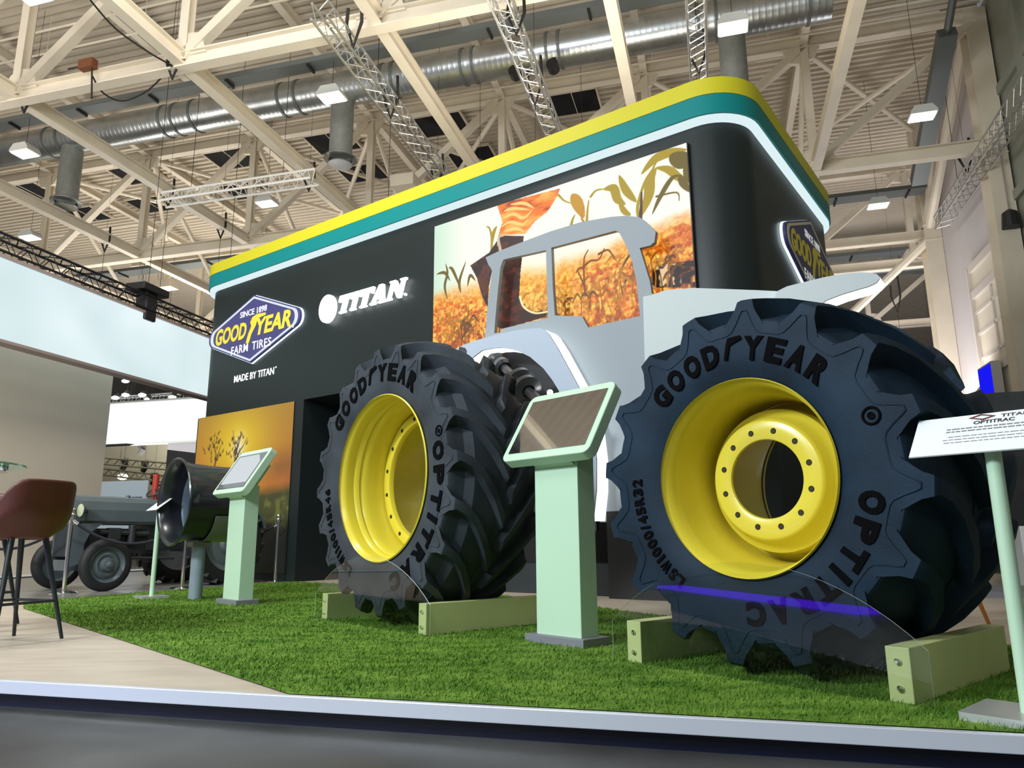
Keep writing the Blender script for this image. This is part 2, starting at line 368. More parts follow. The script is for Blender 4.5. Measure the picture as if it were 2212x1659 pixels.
# ---- lamps
LENS = emat('lamp_glow', (1, .97, .86), 9.0)
def lamp_proto(f, o, z, label):
    p = H(f, o, z); t = thing('high_bay_lamp', label, 'ceiling light', p, 'hall lamps')
    b = MB(); b.prism([(-.28, .0), (.28, 0), (.28, .06), (.18, .2), (-.18, .2), (-.28, .06)], p-HC*.2, HR, Zv, HC, .4); b.build('housing', mat('lamp_housing', (.6, .62, .6), .5), t)
    b = MB(); b.box(p-Zv*.015, HR*.5, HC*.34, Zv*.02); b.build('lens', LENS, t)
    b = MB(); b.tube([p+Zv*.2, p+Zv*(14.2-z)], .006, 4); b.build('cable', BLACKM, t)
    return t
lamps = [(13.1, .82, 10.15, 'left of the stand corner, on the silver branch pipe'), (12.95, -7.6, 10.1, 'under the silver duct near the top centre'), (12.9, -16.0, 10.05, 'at the left edge in front of the duct'),
         (17.0, -11.9, 10.05, 'below the white horizontal truss'), (17.3, 5.05, 10.05, 'right of the stand, the bigger of the upper two'), (22.1, 5.0, 10.05, 'right of the stand, next to the lower fascia end'),
         (35.8, 9.6, 10.0, 'furthest right, above the large tyre'), (17.0, -20.4, 10.05, 'above the black truss at the left edge'), (21.7, -20.4, 10.05, 'behind the black hoist over the left stand'),
         (9.0, -11.5, 10.4, 'in the top left corner of the photo'), (29, -17, 10.05, 'small, between posts left of the yellow fascia')]
l0 = None
for f, o, z, s_ in lamps:
    lb = 'glowing hall lamp '+s_
    if l0 is None: l0 = lamp_proto(f, o, z, lb)
    else: c_ = copy_tree(l0, None, H(f, o, z)); c_['label'] = lb
# ---- hanging lighting trusses
def truss_mb(a, b_, w, r, rb, step, tri=False):
    a = np.array(a, float); b_ = np.array(b_, float); d = b_-a; L = np.linalg.norm(d); d /= L
    x = np.cross(d, Zv); x /= np.linalg.norm(x); y = np.cross(x, d)
    cs = [x*w/2+y*w/2, -x*w/2+y*w/2, -x*w/2-y*w/2, x*w/2-y*w/2] if not tri else [y*w*.55, -x*w/2-y*w*.3, x*w/2-y*w*.3]
    ch = MB(); br = MB(); n = max(1, int(L/step))
    for c_ in cs: ch.tube([a+c_, b_+c_], r, 6)
    for k in range(len(cs)):
        c0, c1 = cs[k], cs[(k+1) % len(cs)]
        for i in range(n):
            p = a+d*L*i/n; q = a+d*L*(i+1)/n; m_ = (p+q)/2
            br.tube([p+c0, m_+c1], rb, 4, False); br.tube([m_+c1, q+c0], rb, 4, False)
    return ch, br
def ltruss(a, b_, label, w=.3, m=ALU, r=.025, rb=.01, step=.4, tri=False, hang=(.2, .8)):
    t = thing('lighting_truss', label, 'truss', a); ch, br = truss_mb(a, b_, w, r, rb, step, tri)
    ch.build('chord_tubes', m, t); br.build('lacing', m, t); a = np.array(a); b_ = np.array(b_)
    for k in hang:
        q = a+(b_-a)*k; hb = MB(); hb.tube([q+Zv*w/2, np.array([q[0], q[1], 14.2])], .007, 5); hb.build('hanging_rod', STRAP, t)
    return t
ltruss(H(9.6, -5.95, 9.35), H(21, -6.1, 9.35), 'silver lattice truss hanging left of centre in front of the duct')
ltruss(H(9.0, -2.95, 9.35), H(21, -3.05, 9.35), 'silver lattice truss hanging in the middle, reaching the yellow fascia')
ltruss(H(9.6, .15, 9.35), H(20.5, .12, 9.35), 'silver lattice truss hanging nearly straight down to the stand corner')
ltruss(H(13.5, 6.55, 9.5), H(22.5, 6.7, 9.5), 'silver lattice truss at the right wall', w=.36)
ltruss(H(15.2, -13.9, 9.6), H(15.2, -9.3, 9.6), 'small white lattice truss hanging level under two roof beams', w=.40, m=mat('white_truss', (.85, .84, .80), .4), r=.032, rb=.014, tri=True)
def strap(p, h, label, drop=0.):
    h *= 1.35
    t = thing('lifting_strap', label, 'strap', p, 'black straps on the roof beams')
    b = MB(); b.tube([p+Zv*(h*.55)+HR*.13, p+HR*.15, p-Zv*h*.45, p-HR*.15, p+Zv*(h*.3)-HR*.13], .032, 6)
    b.build('sling', STRAP, t)
    b = MB(); b.tube([p+Zv*h*.5, np.array([p[0], p[1], 14.2])], .004, 4); b.build('upper_line', STRAP, t)
    if drop: b = MB(); b.tube([p-Zv*h*.45, p-Zv*(h*.45+drop)], .007, 5); b.build('chain', STRAP, t)
    return t
for px, py, z, o_, hh, dr, lb in ((375, 135, 10, -9.8, .6, 0, 'on the upper left beam crossing with loose cables'), (55, 215, 10, 0, .5, 0, 'at the far left beam crossing'), (668, 385, 10, 0, .6, 0, 'at the right end of the small white truss'),
        (365, 420, 10, 0, .6, 2.5, 'at the left end of the small white truss'), (478, 490, 10, 0, .6, 1.8, 'on the beam just left of the yellow fascia'), (228, 520, 10, 0, .6, 2.6, 'on the left beam above the black truss'),
        (845, 215, 9.5, 0, .7, 3, 'around the left silver truss'), (945, 370, 9.5, 0, .6, 0, 'around the left silver truss at the fascia'), (1155, 180, 9.5, 0, .8, 3, 'around the middle silver truss'),
        (1115, 30, 9.5, 0, .7, 0, 'around the middle silver truss at the top edge'), (1507, 115, 9.5, 0, .7, 2, 'around the right silver truss above the stand corner'), (2085, 340, 10, 0, .7, 0, 'below the right wall column'), (1935, 640, 9, 0, 1.0, 2.5, 'small, hanging on the diagonal tube above the large tyre'),
        (765, 50, 9.7, 0, .8, 0, 'at the top of the left silver truss')):
    strap(onz(px, py, z), hh, 'black lifting strap '+lb, dr)
def cable_px(pts, z, r, label):
    P = [onz(x, y, z) for x, y in pts]; Q = []
    for i in range(len(P)-1):
        p0, p1, p2, p3 = P[max(i-1, 0)], P[i], P[i+1], P[min(i+2, len(P)-1)]
        for k in range(6):
            t = k/6; Q.append(.5*((2*p1)+(-p0+p2)*t+(2*p0-5*p1+4*p2-p3)*t*t+(-p0+3*p1-3*p2+p3)*t**3))
    Q.append(P[-1]); b = MB(); b.tube(Q, r, 5); return tag(b.build('cable', STRAP), label, 'cable')
cable_px([(195, 0), (250, 62), (320, 112), (372, 142)], 9.9, .018, 'black cable drooping from the top left edge to the beam crossing')
cable_px([(372, 142), (320, 195), (265, 218), (222, 200), (200, 165)], 9.85, .018, 'black cable hanging in a loop below the upper left beam')
t = thing('beam_clamp', 'rust brown clamp with slings on the upper left cross beam', 'clamp', onz(190, 140, 10.2))
b = MB(); p = onz(190, 140, 10.2); b.box(p, HR*.35, HC*.15, Zv*.2); b.build('jaw', mat('rusty', (.18, .06, .02), .8), t)
b = MB(); b.tube([p-HR*.5, p+HR*.1, p+HR*.2-Zv*.8], .02, 5); b.build('sling', STRAP, t)
for px, py, lb in ((1116, 165, 'left'), (1197, 151, 'right')):
    p = onp(px, py, H(15.1, 0, 0), HC); b = MB(); b.tube([p, p-HC*.25], .14, 14); b.box(p+Zv*.15, HR*.1, HC*.1, Zv*.3)
    tag(b.build('spotlight', BLACKM), 'small black spotlight in front of the silver duct, the %s of two' % lb, 'spotlight')
for px, py, lb in ((875, 395, 'left of the silver truss above the yellow fascia'), (362, 615, 'beside the black hoist')):
    p = onz(px, py, 10.6); b = MB(); b.box(p, HR*.7, HC*.5, Zv*.35); tag(b.build('junction_box', STEEL, bevel=.02), 'beige ceiling box '+lb, 'box')
p = onz(2182, 470, 8); t = thing('hanging_lantern', 'black work lamp hanging on a chain at the right edge', 'lamp', p)
b = MB(); b.lathe([(-.25, .001), (-.25, .2), (.12, .16), (.2, .05), (.2, .001)], p, Zv, 12); b.build('shade', BLACKM, t)
b = MB(); b.tube([p+Zv*.2, p+Zv*1.9], .02, 5); b.build('chain', ALU, t)
# ================================================================== STAGE, GRASS
WOOD = mat('pale_wood_laminate', srgb(192, 178, 160), .38, noise=.14, nscale=2.2, stretch=(1, 4, 1))
E0, E1 = onz(0, 1469.5), onz(2212, 1588.6); ed = (E1-E0)/np.linalg.norm(E1-E0); en = np.array([ed[1], -ed[0], 0.])  # outward = toward camera
if en[1] > 0: en = -en
EL, ER = E0-ed*6, E1+ed*5
t = thing('display_platform', 'low exhibition platform with pale wood deck and white metal edge', 'platform', (EL+ER)/2)
back = [V3(9.2, 9, 0), V3(4, 26, 0), H(22, -12.3, 0), H(4, -12.3, 0)]
deckp = [EL, ER]+back
b = MB(); b.prism([(p[0], p[1]) for p in deckp], V3(0, 0, -.05), V3(1, 0, 0), V3(0, 1, 0), Zv, .05); b.build('wooden_deck', WOOD, t)
b = MB(); b.bar(EL+en*.006-Zv*.024, ER+en*.006-Zv*.024, .03, .056); b.build('edge_profile', mat('white_aluminium_edge', (.78, .82, .9), .28, .35), t, bevel=.003, label='white metal edge strip')
b = MB(); b.bar(EL-en*.03-Zv*.083, ER-en*.03-Zv*.083, .02, .06); b.build('skirting', mat('blue_tinted_skirting', (.004, .006, .022), .35), t, label='black recessed skirting with a blue reflection in its colour')  # blue light mirrored on the black band is put into the colour
# dark floor where the old tractor stands
b = MB(); q = [onz(50, 1300)+V3(-.02, .02, 0), onz(590, 1258.5), onz(660, 1252), V3(-1, 22, 0), H(21, -12.28, 0), H(9.5, -12.28, 0), onz(0, 1303)+V3(-1.5, .2, 0)]
b.prism([(p[0], p[1]) for p in q], V3(0, 0, 0), V3(1, 0, 0), V3(0, 1, 0), Zv, .004)
tag(b.build('floor_covering', mat('grey_floor_covering', srgb(128, 126, 122), .25, noise=.25, nscale=1.5)), 'grey shiny floor covering under the old tractor', 'floor covering')
# grass
gA, gB, gC = onz(621, 1502.6), onz(50, 1315), onz(52, 1301); gD = onz(590, 1258.5)
gE = onz(640, 1257.5); gF = onz(1305, 1318); gG = onz(1390, 1327); gI = onz(2212, 1408)+V3(1.2, -1.2, 0)*.6
gJ = E1+ed*1.5+V3(.0, .0, 0)-en*.012; gA2 = gA
k_ = ((gA-E0) @ ed); gA2 = E0+ed*k_-en*.012
GP = [gA2, gB, gC, gD, gE, gE+(gF-gE)*.5+V3(.5, .5, 0), gF+V3(0, .15, 0), gG, onz(2130, 1391), gI, gJ]
grm = bpy.data.materials.new('artificial_grass'); grm.use_nodes = True; nt = grm.node_tree; bs = nt.nodes['Principled BSDF']
tc = nt.nodes.new('ShaderNodeTexCoord'); n1 = nt.nodes.new('ShaderNodeTexNoise'); n1.inputs['Scale'].default_value = 2.6; n1.inputs['Detail'].default_value = 8; n1.inputs['Roughness'].default_value = .65
mp = nt.nodes.new('ShaderNodeMapping'); mp.inputs['Scale'].default_value = (1, 3.0, 1); mp.inputs['Rotation'].default_value = (0, 0, .35)
rp = nt.nodes.new('ShaderNodeValToRGB'); e = rp.color_ramp.elements; e[0].position = .33; e[1].position = .72
e[0].color = (.035, .115, .005, 1); e[1].color = (.20, .33, .045, 1)
nt.links.new(tc.outputs['Object'], mp.inputs[0]); nt.links.new(mp.outputs[0], n1.inputs['Vector']); nt.links.new(n1.outputs['Fac'], rp.inputs[0]); nt.links.new(rp.outputs[0], bs.inputs['Base Color'])
bs.inputs['Roughness'].default_value = .7; bs.inputs['Specular IOR Level'].default_value = .2
def inside(poly, x, y):
    r = np.zeros(len(x), bool); n = len(poly)
    for i in range(n):
        x0, y0 = poly[i][0], poly[i][1]; x1, y1 = poly[(i+1) % n][0], poly[(i+1) % n][1]
        c_ = ((y0 > y) != (y1 > y)) & (x < (x1-x0)*(y-y0)/((y1-y0) if y1 != y0 else 1e-9)+x0); r ^= c_
    return r
rng = np.random.default_rng(5)
P = []
for (y0, y1, nn) in ((1.8, 4.2, 150000), (4.2, 7.5, 110000), (7.5, 12.5, 60000)):
    x = rng.uniform(-7, 5, nn); y = rng.uniform(y0, y1, nn); ok = inside(GP, x, y) & (np.abs(x) < y*.82+.6); P.append(np.stack([x[ok], y[ok]], 1))
P = np.concatenate(P); n = len(P); dist = np.maximum(P[:, 1], 2.)
wd = .0022+.0011*dist; ht = rng.uniform(.012, .028, n); a = rng.uniform(0, 2*PI, n); ln = rng.normal(0, .010, (n, 2))+np.array([.004, 0])
vv = np.zeros((n, 3, 3)); dx = np.stack([np.cos(a), np.sin(a)], 1)*wd[:, None]*.5
vv[:, 0, :2] = P-dx; vv[:, 1, :2] = P+dx; vv[:, 2, :2] = P+ln; vv[:, 0, 2] = .004; vv[:, 1, 2] = .004; vv[:, 2, 2] = ht
base = [(p[0], p[1], .006) for p in GP]; nb = len(base)
me = bpy.data.meshes.new('artificial_grass')
allv = np.concatenate([vv.reshape(-1, 3), np.array(base)]); me.vertices.add(len(allv)); me.vertices.foreach_set('co', allv.ravel())
me.loops.add(3*n+nb); me.loops.foreach_set('vertex_index', np.arange(3*n+nb)); me.polygons.add(n+1)
me.polygons.foreach_set('loop_start', np.append(np.arange(n)*3, 3*n)); me.polygons.foreach_set('loop_total', np.append(np.full(n, 3), nb)); me.update(calc_edges=True); me.validate()
me.materials.append(grm); go = bpy.data.objects.new('artificial_grass', me); COL.objects.link(go)
tag(go, 'bright green artificial grass covering the platform around the wheels', 'artificial grass', kind='stuff')

# ================================================================== WHEELS
NW, SW = hd(49.2), hd(139.2)
def rubber(name, col, rough, n_lug, r0):
    m = mat(name, col, rough, noise=.35, nscale=3.5, bump=.12, bscale=90, spec=.45)
    return m
def tyre(t, C, R, W, rb, N, phase, rw, sd):
    """C: centre of the outer face plane; R outer radius; W width; rb bead radius; N lugs per side"""
    # stations: (n, r) for valley and lug, front half
    L = R-rb; sh = R-rb
    kx = lambda x: x if x < .09 else .09+(x-.09)*(W/2-.09)/.41
    T0 = R-sd
    val = [(.075, rb-.012), (.03, rb+.004), (.008, rb+.09*sh+.015), (0, rb+.26*sh), (-.002, rb+.40*sh), (.0, T0-.115), (.003, T0-.104), (.016, T0-.094), (.055, T0-.086), (kx(.12), min(T0-.065, R-.08)), (kx(.18), R-.092), (kx(.26), R-.078), (kx(.36), R-.068), (W/2-.045, R-.062), (W/2-.02, R-.06), (W/2, R-.058)]
    lug = [(.075, rb-.012), (.03, rb+.004), (.008, rb+.09*sh+.015), (0, rb+.26*sh), (-.002, rb+.40*sh), (.0, T0-.115), (.0, T0-.085), (.001, T0-.045), (.004, T0-.004), (.022, T0+.008), (kx(.10), R-sd*.52), (kx(.20), R-sd*.20), (kx(.34), R), (W/2-.045, R), (W/2-.02, R), (W/2, R-.058)]
    nst = len(val); pitch = 2*PI/N
    # phase samples within a pitch: lug centred on 0, its edges lie on grid lines
    wf = [2.9, 2.9, 2.9, 2.9, 2.9, 2.9, 2.3, 1.45, 1.05, .82, .84, .92, 1.0, 1.0, 1.0, 1.0]
    def samples(j):
        a = wf[j]*.122; e = a+.035; out_ = [e+(.5-e)*k/4 for k in range(1, 4)]
        pos = [0, a*.5, a*.96, a, e]+out_
        mk = [1, 1, 1, .93, 0]+[0]*3
        return [-.5]+[-q for q in pos[:0:-1]]+pos, [0]+mk[:0:-1]+mk
    SM = [samples(j) for j in range(nst)]; K = len(SM[0][0]); vs = []; fs = []; sweep = -.44
    stations = [(j, 0) for j in range(nst)]+[(j, 1) for j in range(nst-1, -1, -1)]; M = len(stations)
    def sw(nn): u = max(0., min(1., (nn-.03)/(W/2-.03))); return sweep*(u**1.5)
    for k in range(N):
        for kk in range(K):
            for j, side in stations:
                p, m_ = SM[j][0][kk], SM[j][1][kk]
                if j == nst-1: m_ = 0
                n0 = val[j][0]*(1-m_)+lug[j][0]*m_; r = val[j][1]*(1-m_)+lug[j][1]*m_
                vs.append((n0 if side == 0 else W-n0, r, (k+p+phase)*pitch+sw(n0)+(0 if side == 0 else pitch*.5)))
    # the rear half is built as its own strip so that its lugs stand staggered
    T = N*K; vv = []
    for nn, r, th in vs: vv.append(C+NW*nn+(SW*math.cos(th)+Zv*math.sin(th))*r)
    for a in range(T):
        a2 = (a+1) % T
        for i in range(M-1):
            if i == nst-1: continue
            fs.append((a*M+i, a2*M+i, a2*M+i+1, a*M+i+1))
    b = MB(); b.add(vv, fs)
    # close the centre line with a plain band
    b.lathe([(W/2-.06, R-.06), (W/2+.06, R-.06)], C, NW, 96)
    o = b.build('tyre', rw, t, smooth=False)
    me = o.data
    me.polygons.foreach_set('use_smooth', [True]*len(me.polygons))
    try: me.set_sharp_from_angle(angle=math.radians(28))
    except Exception: pass
    return o
def mould(t, C, R, N, phase, rw):
    """thin raised line on the sidewall following the lugs"""
    b = MB(); pitch = 2*PI/N; P = []
    for k in range(N):
        for p, r in ((-.5, .172), (-.33, .170), (-.24, .160), (-.15, .125), (-.07, .078), (-.035, .062), (.035, .062), (.07, .078), (.15, .125), (.24, .160), (.33, .170)):
            th = (k+p+phase)*pitch; P.append(C-NW*.001+(SW*math.cos(th)+Zv*math.sin(th))*(R-r))
    P.append(P[0]); b.tube(P, .0042, 5, False); b.build('moulded_rib', rw, t, smooth=True)
def ring_text(s, C, rm, h, a0, a1, parent, m, bold=.02, name='lettering', n_out=-.004, wing=None):
    """letters spread clockwise from angle a0 down to a1 (degrees), tops outward"""
    b = MB(); cells = list(s); wts = {'I': .55, '1': .7, '/': .7, ' ': .5, 'W': 1.25, 'M': 1.2}
    tot = sum(wts.get(c, 1.) for c in cells); a = a0
    for c in cells:
        wa = (a0-a1)*wts.get(c, 1.)/tot; mid = math.radians(a-wa/2); arc = math.radians(wa)*rm*.80
        if c == '~':   # winged foot: slanted sole with a swept wing
            v = np.array([(x, y, z) for z in (0, .006) for x, y in ((.02, 0), (.26, 0), (.50, .62), (1.25, .86), (1.15, 1.02), (.42, .98), (.28, .72))]); k = 7
            v[:, 0] *= .8; f = [tuple(range(k)), tuple(range(2*k-1, k-1, -1))]+[(i, i+k, (i+1) % k+k, (i+1) % k) for i in range(k)]; v = v.copy()
            v[:, 0] = (v[:, 0]-.45)*arc*1.1; v[:, 1] = (v[:, 1]-.45)*h
        elif c == ' ': a -= wa; continue
        else:
            v, f = text_mesh(c, 1., extrude=.004, bold=bold); v = v.copy(); x0, x1 = v[:, 0].min(), v[:, 0].max()
            v[:, 0] = (v[:, 0]-(x0+x1)/2)*arc/(x1-x0)*(1 if c not in 'I1' else .55); v[:, 1] = v[:, 1]/.73*h-h/2
        for i in range(len(v)):
            pass
        vs = []
        for x, y, z in v:
            r = rm+y; th = mid-x/rm; vs.append(C+NW*(n_out-z)+(SW*math.cos(th)+Zv*math.sin(th))*r)
        b.add(vs, f); a -= wa
    return b.build(name, m, parent, label='black raised lettering reading '+s.replace('~', '') if len(s) < 30 else None)
LET = mat('black_rubber_letters', (.003, .003, .0035), .9, spec=.05)
def wheel(A, sc_, R, W, rb, N, label, rprof, disc, rw, texts, bolts, hub, sd, zc):
    C = A+SW*sc_; z = zc
    C = V3(C[0], C[1], z)
    t = thing('mounted_farm_tyre', label, 'tractor tyre', V3(C[0], C[1], 0)+NW*W/2)
    ty = tyre(t, C, R, W, rb, N, hub, rw, sd)
    mould(ty, C, R-sd+.012, N, hub, rw)
    for tx in texts: ring_text(tx[0], C, tx[1], tx[2], tx[3], tx[4], ty, LET, tx[5] if len(tx) > 5 else .03)
    # small round mark
    for ang, rr in ((18, rb+.46*(R-rb)),):
        th = math.radians(ang); c_ = C+(SW*math.cos(th)+Zv*math.sin(th))*rr
        b = MB(); b.lathe([(-.002, .028), (-.008, .03), (-.008, .038), (-.002, .04)], c_, NW, 20); b.lathe([(-.002, .001), (-.007, .016)], c_, NW, 12); b.build('moulded_mark', LET, ty)
    b = MB(); b.lathe(rprof, C, NW, 96); b.lathe([(n_, r_-.012) if 0 else (n_, r_+.006) for n_, r_ in rprof[4:]], C, NW, 96)
    b.build('rim', YEL, t, smooth=True, label='glossy yellow steel rim')
    b = MB(); b.lathe(disc, C, NW, 96); d_ = b.build('hub_disc', YEL, t, smooth=True)
    nb_, rbolt, nplane, rh = bolts
    for k in range(nb_):
        th = 2*PI*(k+.5)/nb_; c_ = C+NW*nplane+(SW*math.cos(th)+Zv*math.sin(th))*rbolt
        b = MB(); b.lathe([(-.002, .001), (-.002, rh), (-.004, rh+.002), (-.001, rh+.004)], c_, NW, 12); b.build('bolt_hole', mat('bolt_hole_dark', (.02, .014, .004), .7), d_)
    return t, C
RB1 = rubber('blue_lit_rubber', (.009, .022, .038), .62, 0, 0); RB1.node_tree.nodes['Principled BSDF'].inputs['Specular IOR Level'].default_value = .16  # blue cast of the cool light put into the rubber colour
RB2 = rubber('grey_lit_rubber', (.036, .044, .052), .6, 0, 0); RB2.node_tree.nodes['Principled BSDF'].inputs['Specular IOR Level'].default_value = .2  # same rubber, its brighter lit face put into the colour
A2, A1 = onz(1365, 1430), onz(702, 1338)
rp2 = [(.03, .425), (.012, .430), (.006, .440), (.008, .455), (.018, .460), (.03, .452), (.045, .440), (.09, .428), (.12, .423), (.17, .42), (.24, .405), (.32, .395), (.42, .392), (.56, .395), (.70, .405), (.86, .43), (.93, .445), (.965, .46), (.98, .455)]
rp2 = rp2[3:]
d2 = [(.98-.3, .20), (.235, .186), (.225, .19), (.222, .196), (.222, .275), (.226, .283), (.24, .292), (.275, .305), (.30, .325), (.315, .345), (.36, .352), (.44, .356), (.47, .392)]
d2 = d2[1:]
w2, C2 = wheel(A2, .685, .88, 1.0, .455, 16, 'large yellow-rimmed tractor wheel on the right with twelve bolt holes', rp2, d2, RB1,
      [('GOOD~YEAR', .600, .105, 139, 40, .055), ('OPTITRAC', .605, .095, -8, -92, .055), ('LSW1000/45R32', .600, .058, 235, 177, .035)], None or (12, .232, .222, .0105), -.28, .052, .880)
rp1 = [(.008, .622), (.016, .630), (.03, .622), (.045, .606), (.07, .600), (.13, .598), (.145, .585), (.17, .580), (.185, .588), (.20, .575), (.24, .566), (.34, .56), (.6, .56), (.9, .59), (1.02, .60), (1.07, .625), (1.085, .622)]
rp1 = [(a if a < .25 else .24+(a-.24)*.74, r) for a, r in rp1]
d1 = [(.42, .452), (.385, .456), (.38, .46), (.38, .535), (.386, .545), (.40, .552), (.44, .562)]
w1, C1 = wheel(A1, .745, 1.077, .80, .622, 20, 'tall yellow-rimmed tractor wheel left of centre with a deep dished rim', rp1, d1, RB2,
      [('GOOD~YEAR', .800, .125, 148, 50, .055), ('OPTITRAC', .80, .11, 15, -75, .055), ('LSW1100/45R46', .79, .075, 244, 183, .035)], (16, .498, .38, .0125), .22, .078, 1.076)
# cradles: two beams, curved clear shield, bolts
acr = bpy.data.materials.new('clear_acrylic'); acr.use_nodes = True; nt = acr.node_tree; nt.nodes.clear()
g1 = nt.nodes.new('ShaderNodeBsdfTransparent'); g1.inputs[0].default_value = (.90, .94, .93, 1); g2 = nt.nodes.new('ShaderNodeBsdfGlossy'); g2.inputs['Roughness'].default_value = .02
fr = nt.nodes.new('ShaderNodeFresnel'); fr.inputs[0].default_value = 1.55; mx = nt.nodes.new('ShaderNodeMixShader'); out = nt.nodes.new('ShaderNodeOutputMaterial')
nt.links.new(fr.outputs[0], mx.inputs[0]); nt.links.new(g1.outputs[0], mx.inputs[1]); nt.links.new(g2.outputs[0], mx.inputs[2]); nt.links.new(mx.outputs[0], out.inputs[0])
MATS['clear_acrylic'] = acr
EDGE = mat('acrylic_edge', (.75, .85, .82), .2, emit=0.)
def cradle(A, s1, L, ptop, nm_):
    t = thing('wheel_cradle', nm_, 'wheel cradle', A)
    for k, s0 in enumerate((0, s1)):
        c_ = A+SW*(s0+.045)+NW*(-.03+L/2)+Zv*.101
        b = MB(); b.box(c_, SW*.088, NW*L, Zv*.202); bm_ = b.build('beam', MINTB, t, bevel=.003)
        for z in (.055, .15):
            b = MB(); p = A+SW*(s0+.045)+NW*(-.032)+Zv*z; b.lathe([(0, .012), (-.008, .012), (-.014, .006), (-.014, .001)], p, NW, 10); b.build('bolt', CHROME, t)
    xs = [-.075, s1+.165]; xm = sum(xs)/2; hw = (xs[1]-xs[0])/2; h = ptop-.2; Rr = (hw*hw+h*h)/(2*h)
    poly = [(xs[0], .005), (xs[1], .005)]; 
    for i in range(25):
        x = xs[1]-(xs[1]-xs[0])*i/24; poly.append((x, ptop-Rr+math.sqrt(max(0, Rr*Rr-(x-xm)**2))))
    n = len(poly); o_ = A+NW*(-.052)
    b = MB(); b.add([o_+SW*a+Zv*c_ for a, c_ in poly], [tuple(range(n))]); sh = b.build('clear_shield', acr, t, label='clear arched acrylic shield')
    b = MB(); b.add([o_+SW*a+Zv*c_-NW*.0025 for a, c_ in poly]+[o_+SW*a+Zv*c_+NW*.0025 for a, c_ in poly], [(i, i+n, (i+1) % n+n, (i+1) % n) for i in range(1, n)]); b.build('polished_edge', EDGE, sh)
    return t
cradle(A2, 1.27, 1.06, .50, 'pale green cradle with clear shield under the right wheel')
cradle(A1, 1.37, 1.06, .50, 'pale green cradle with clear shield under the left wheel')

# ================================================================== KIOSKS
SCR = mat('dark_glass_screen', (.02, .017, .015), .04, spec=1.); SCR.node_tree.nodes['Principled BSDF'].inputs['IOR'].default_value = 2.3
def kiosk(bp, az, label, white):
    s, n_ = hd(az), hd(az-90); c_ = bp+s*.235+n_*.117
    t = thing('information_kiosk', label, 'kiosk', c_)
    b = MB(); b.box(c_+Zv*.026, s*.47, n_*.235, Zv*.05); b.build('base', GREYB, t, bevel=.003)
    b = MB(); b.box(c_+Zv*.6+n_*.005, s*.36, n_*.15, Zv*1.14); b.build('column', MINT, t, bevel=.004)
    tl = math.radians(57.5); up = math.cos(tl)*n_+math.sin(tl)*Zv; nr = np.cross(s, up); nr = nr if nr @ n_ < 0 else -nr
    q = c_-n_*.19+Zv*1.095
    b = MB(); b.prism(rrect(-.37, .37, 0, .545, .055), q, s, up, -nr, .075); hdg = b.build('screen_housing', MINT, t, smooth=False, bevel=.006)
    b = MB(); b.prism([(-.16, .02), (.16, .02), (.16, .45), (-.16, .45)], q-nr*.07, s, up, -nr, .10); b.build('neck', MINT, t)
    b = MB(); b.prism(rrect(-.325, .325, .055, .49, .006, 2), q+nr*.0015, s, up, nr, .002); sc_ = b.build('screen', SCR, t)
    if white:
        b = MB(); b.prism([(-.29, .115), (.30, .115), (.30, .37), (.17, .47), (-.29, .47)], q+nr*.004, s, up, nr, .001); b.build('painted_reflection', emat('reflection_glow', (.80, .86, .90), .85), sc_, label='white reflection on the screen, made as a glowing patch')  # mirrored white on the glass imitated by a glowing patch
        b = MB(); b.prism([(-.32, .06), (.32, .06), (.32, .105), (-.32, .105)], q+nr*.004, s, up, nr, .001); b.build('grey_strip', mat('screen_bar', (.12, .12, .13), .2), sc_)
    return t
kiosk(V3(.067, 4.70, 0), 136.7, 'mint green touch screen kiosk between the two wheels, screen dark', False)
kiosk(V3(-3.019, 7.777, 0), 135.6, 'mint green touch screen kiosk left of both wheels, screen with a painted white reflection', True)

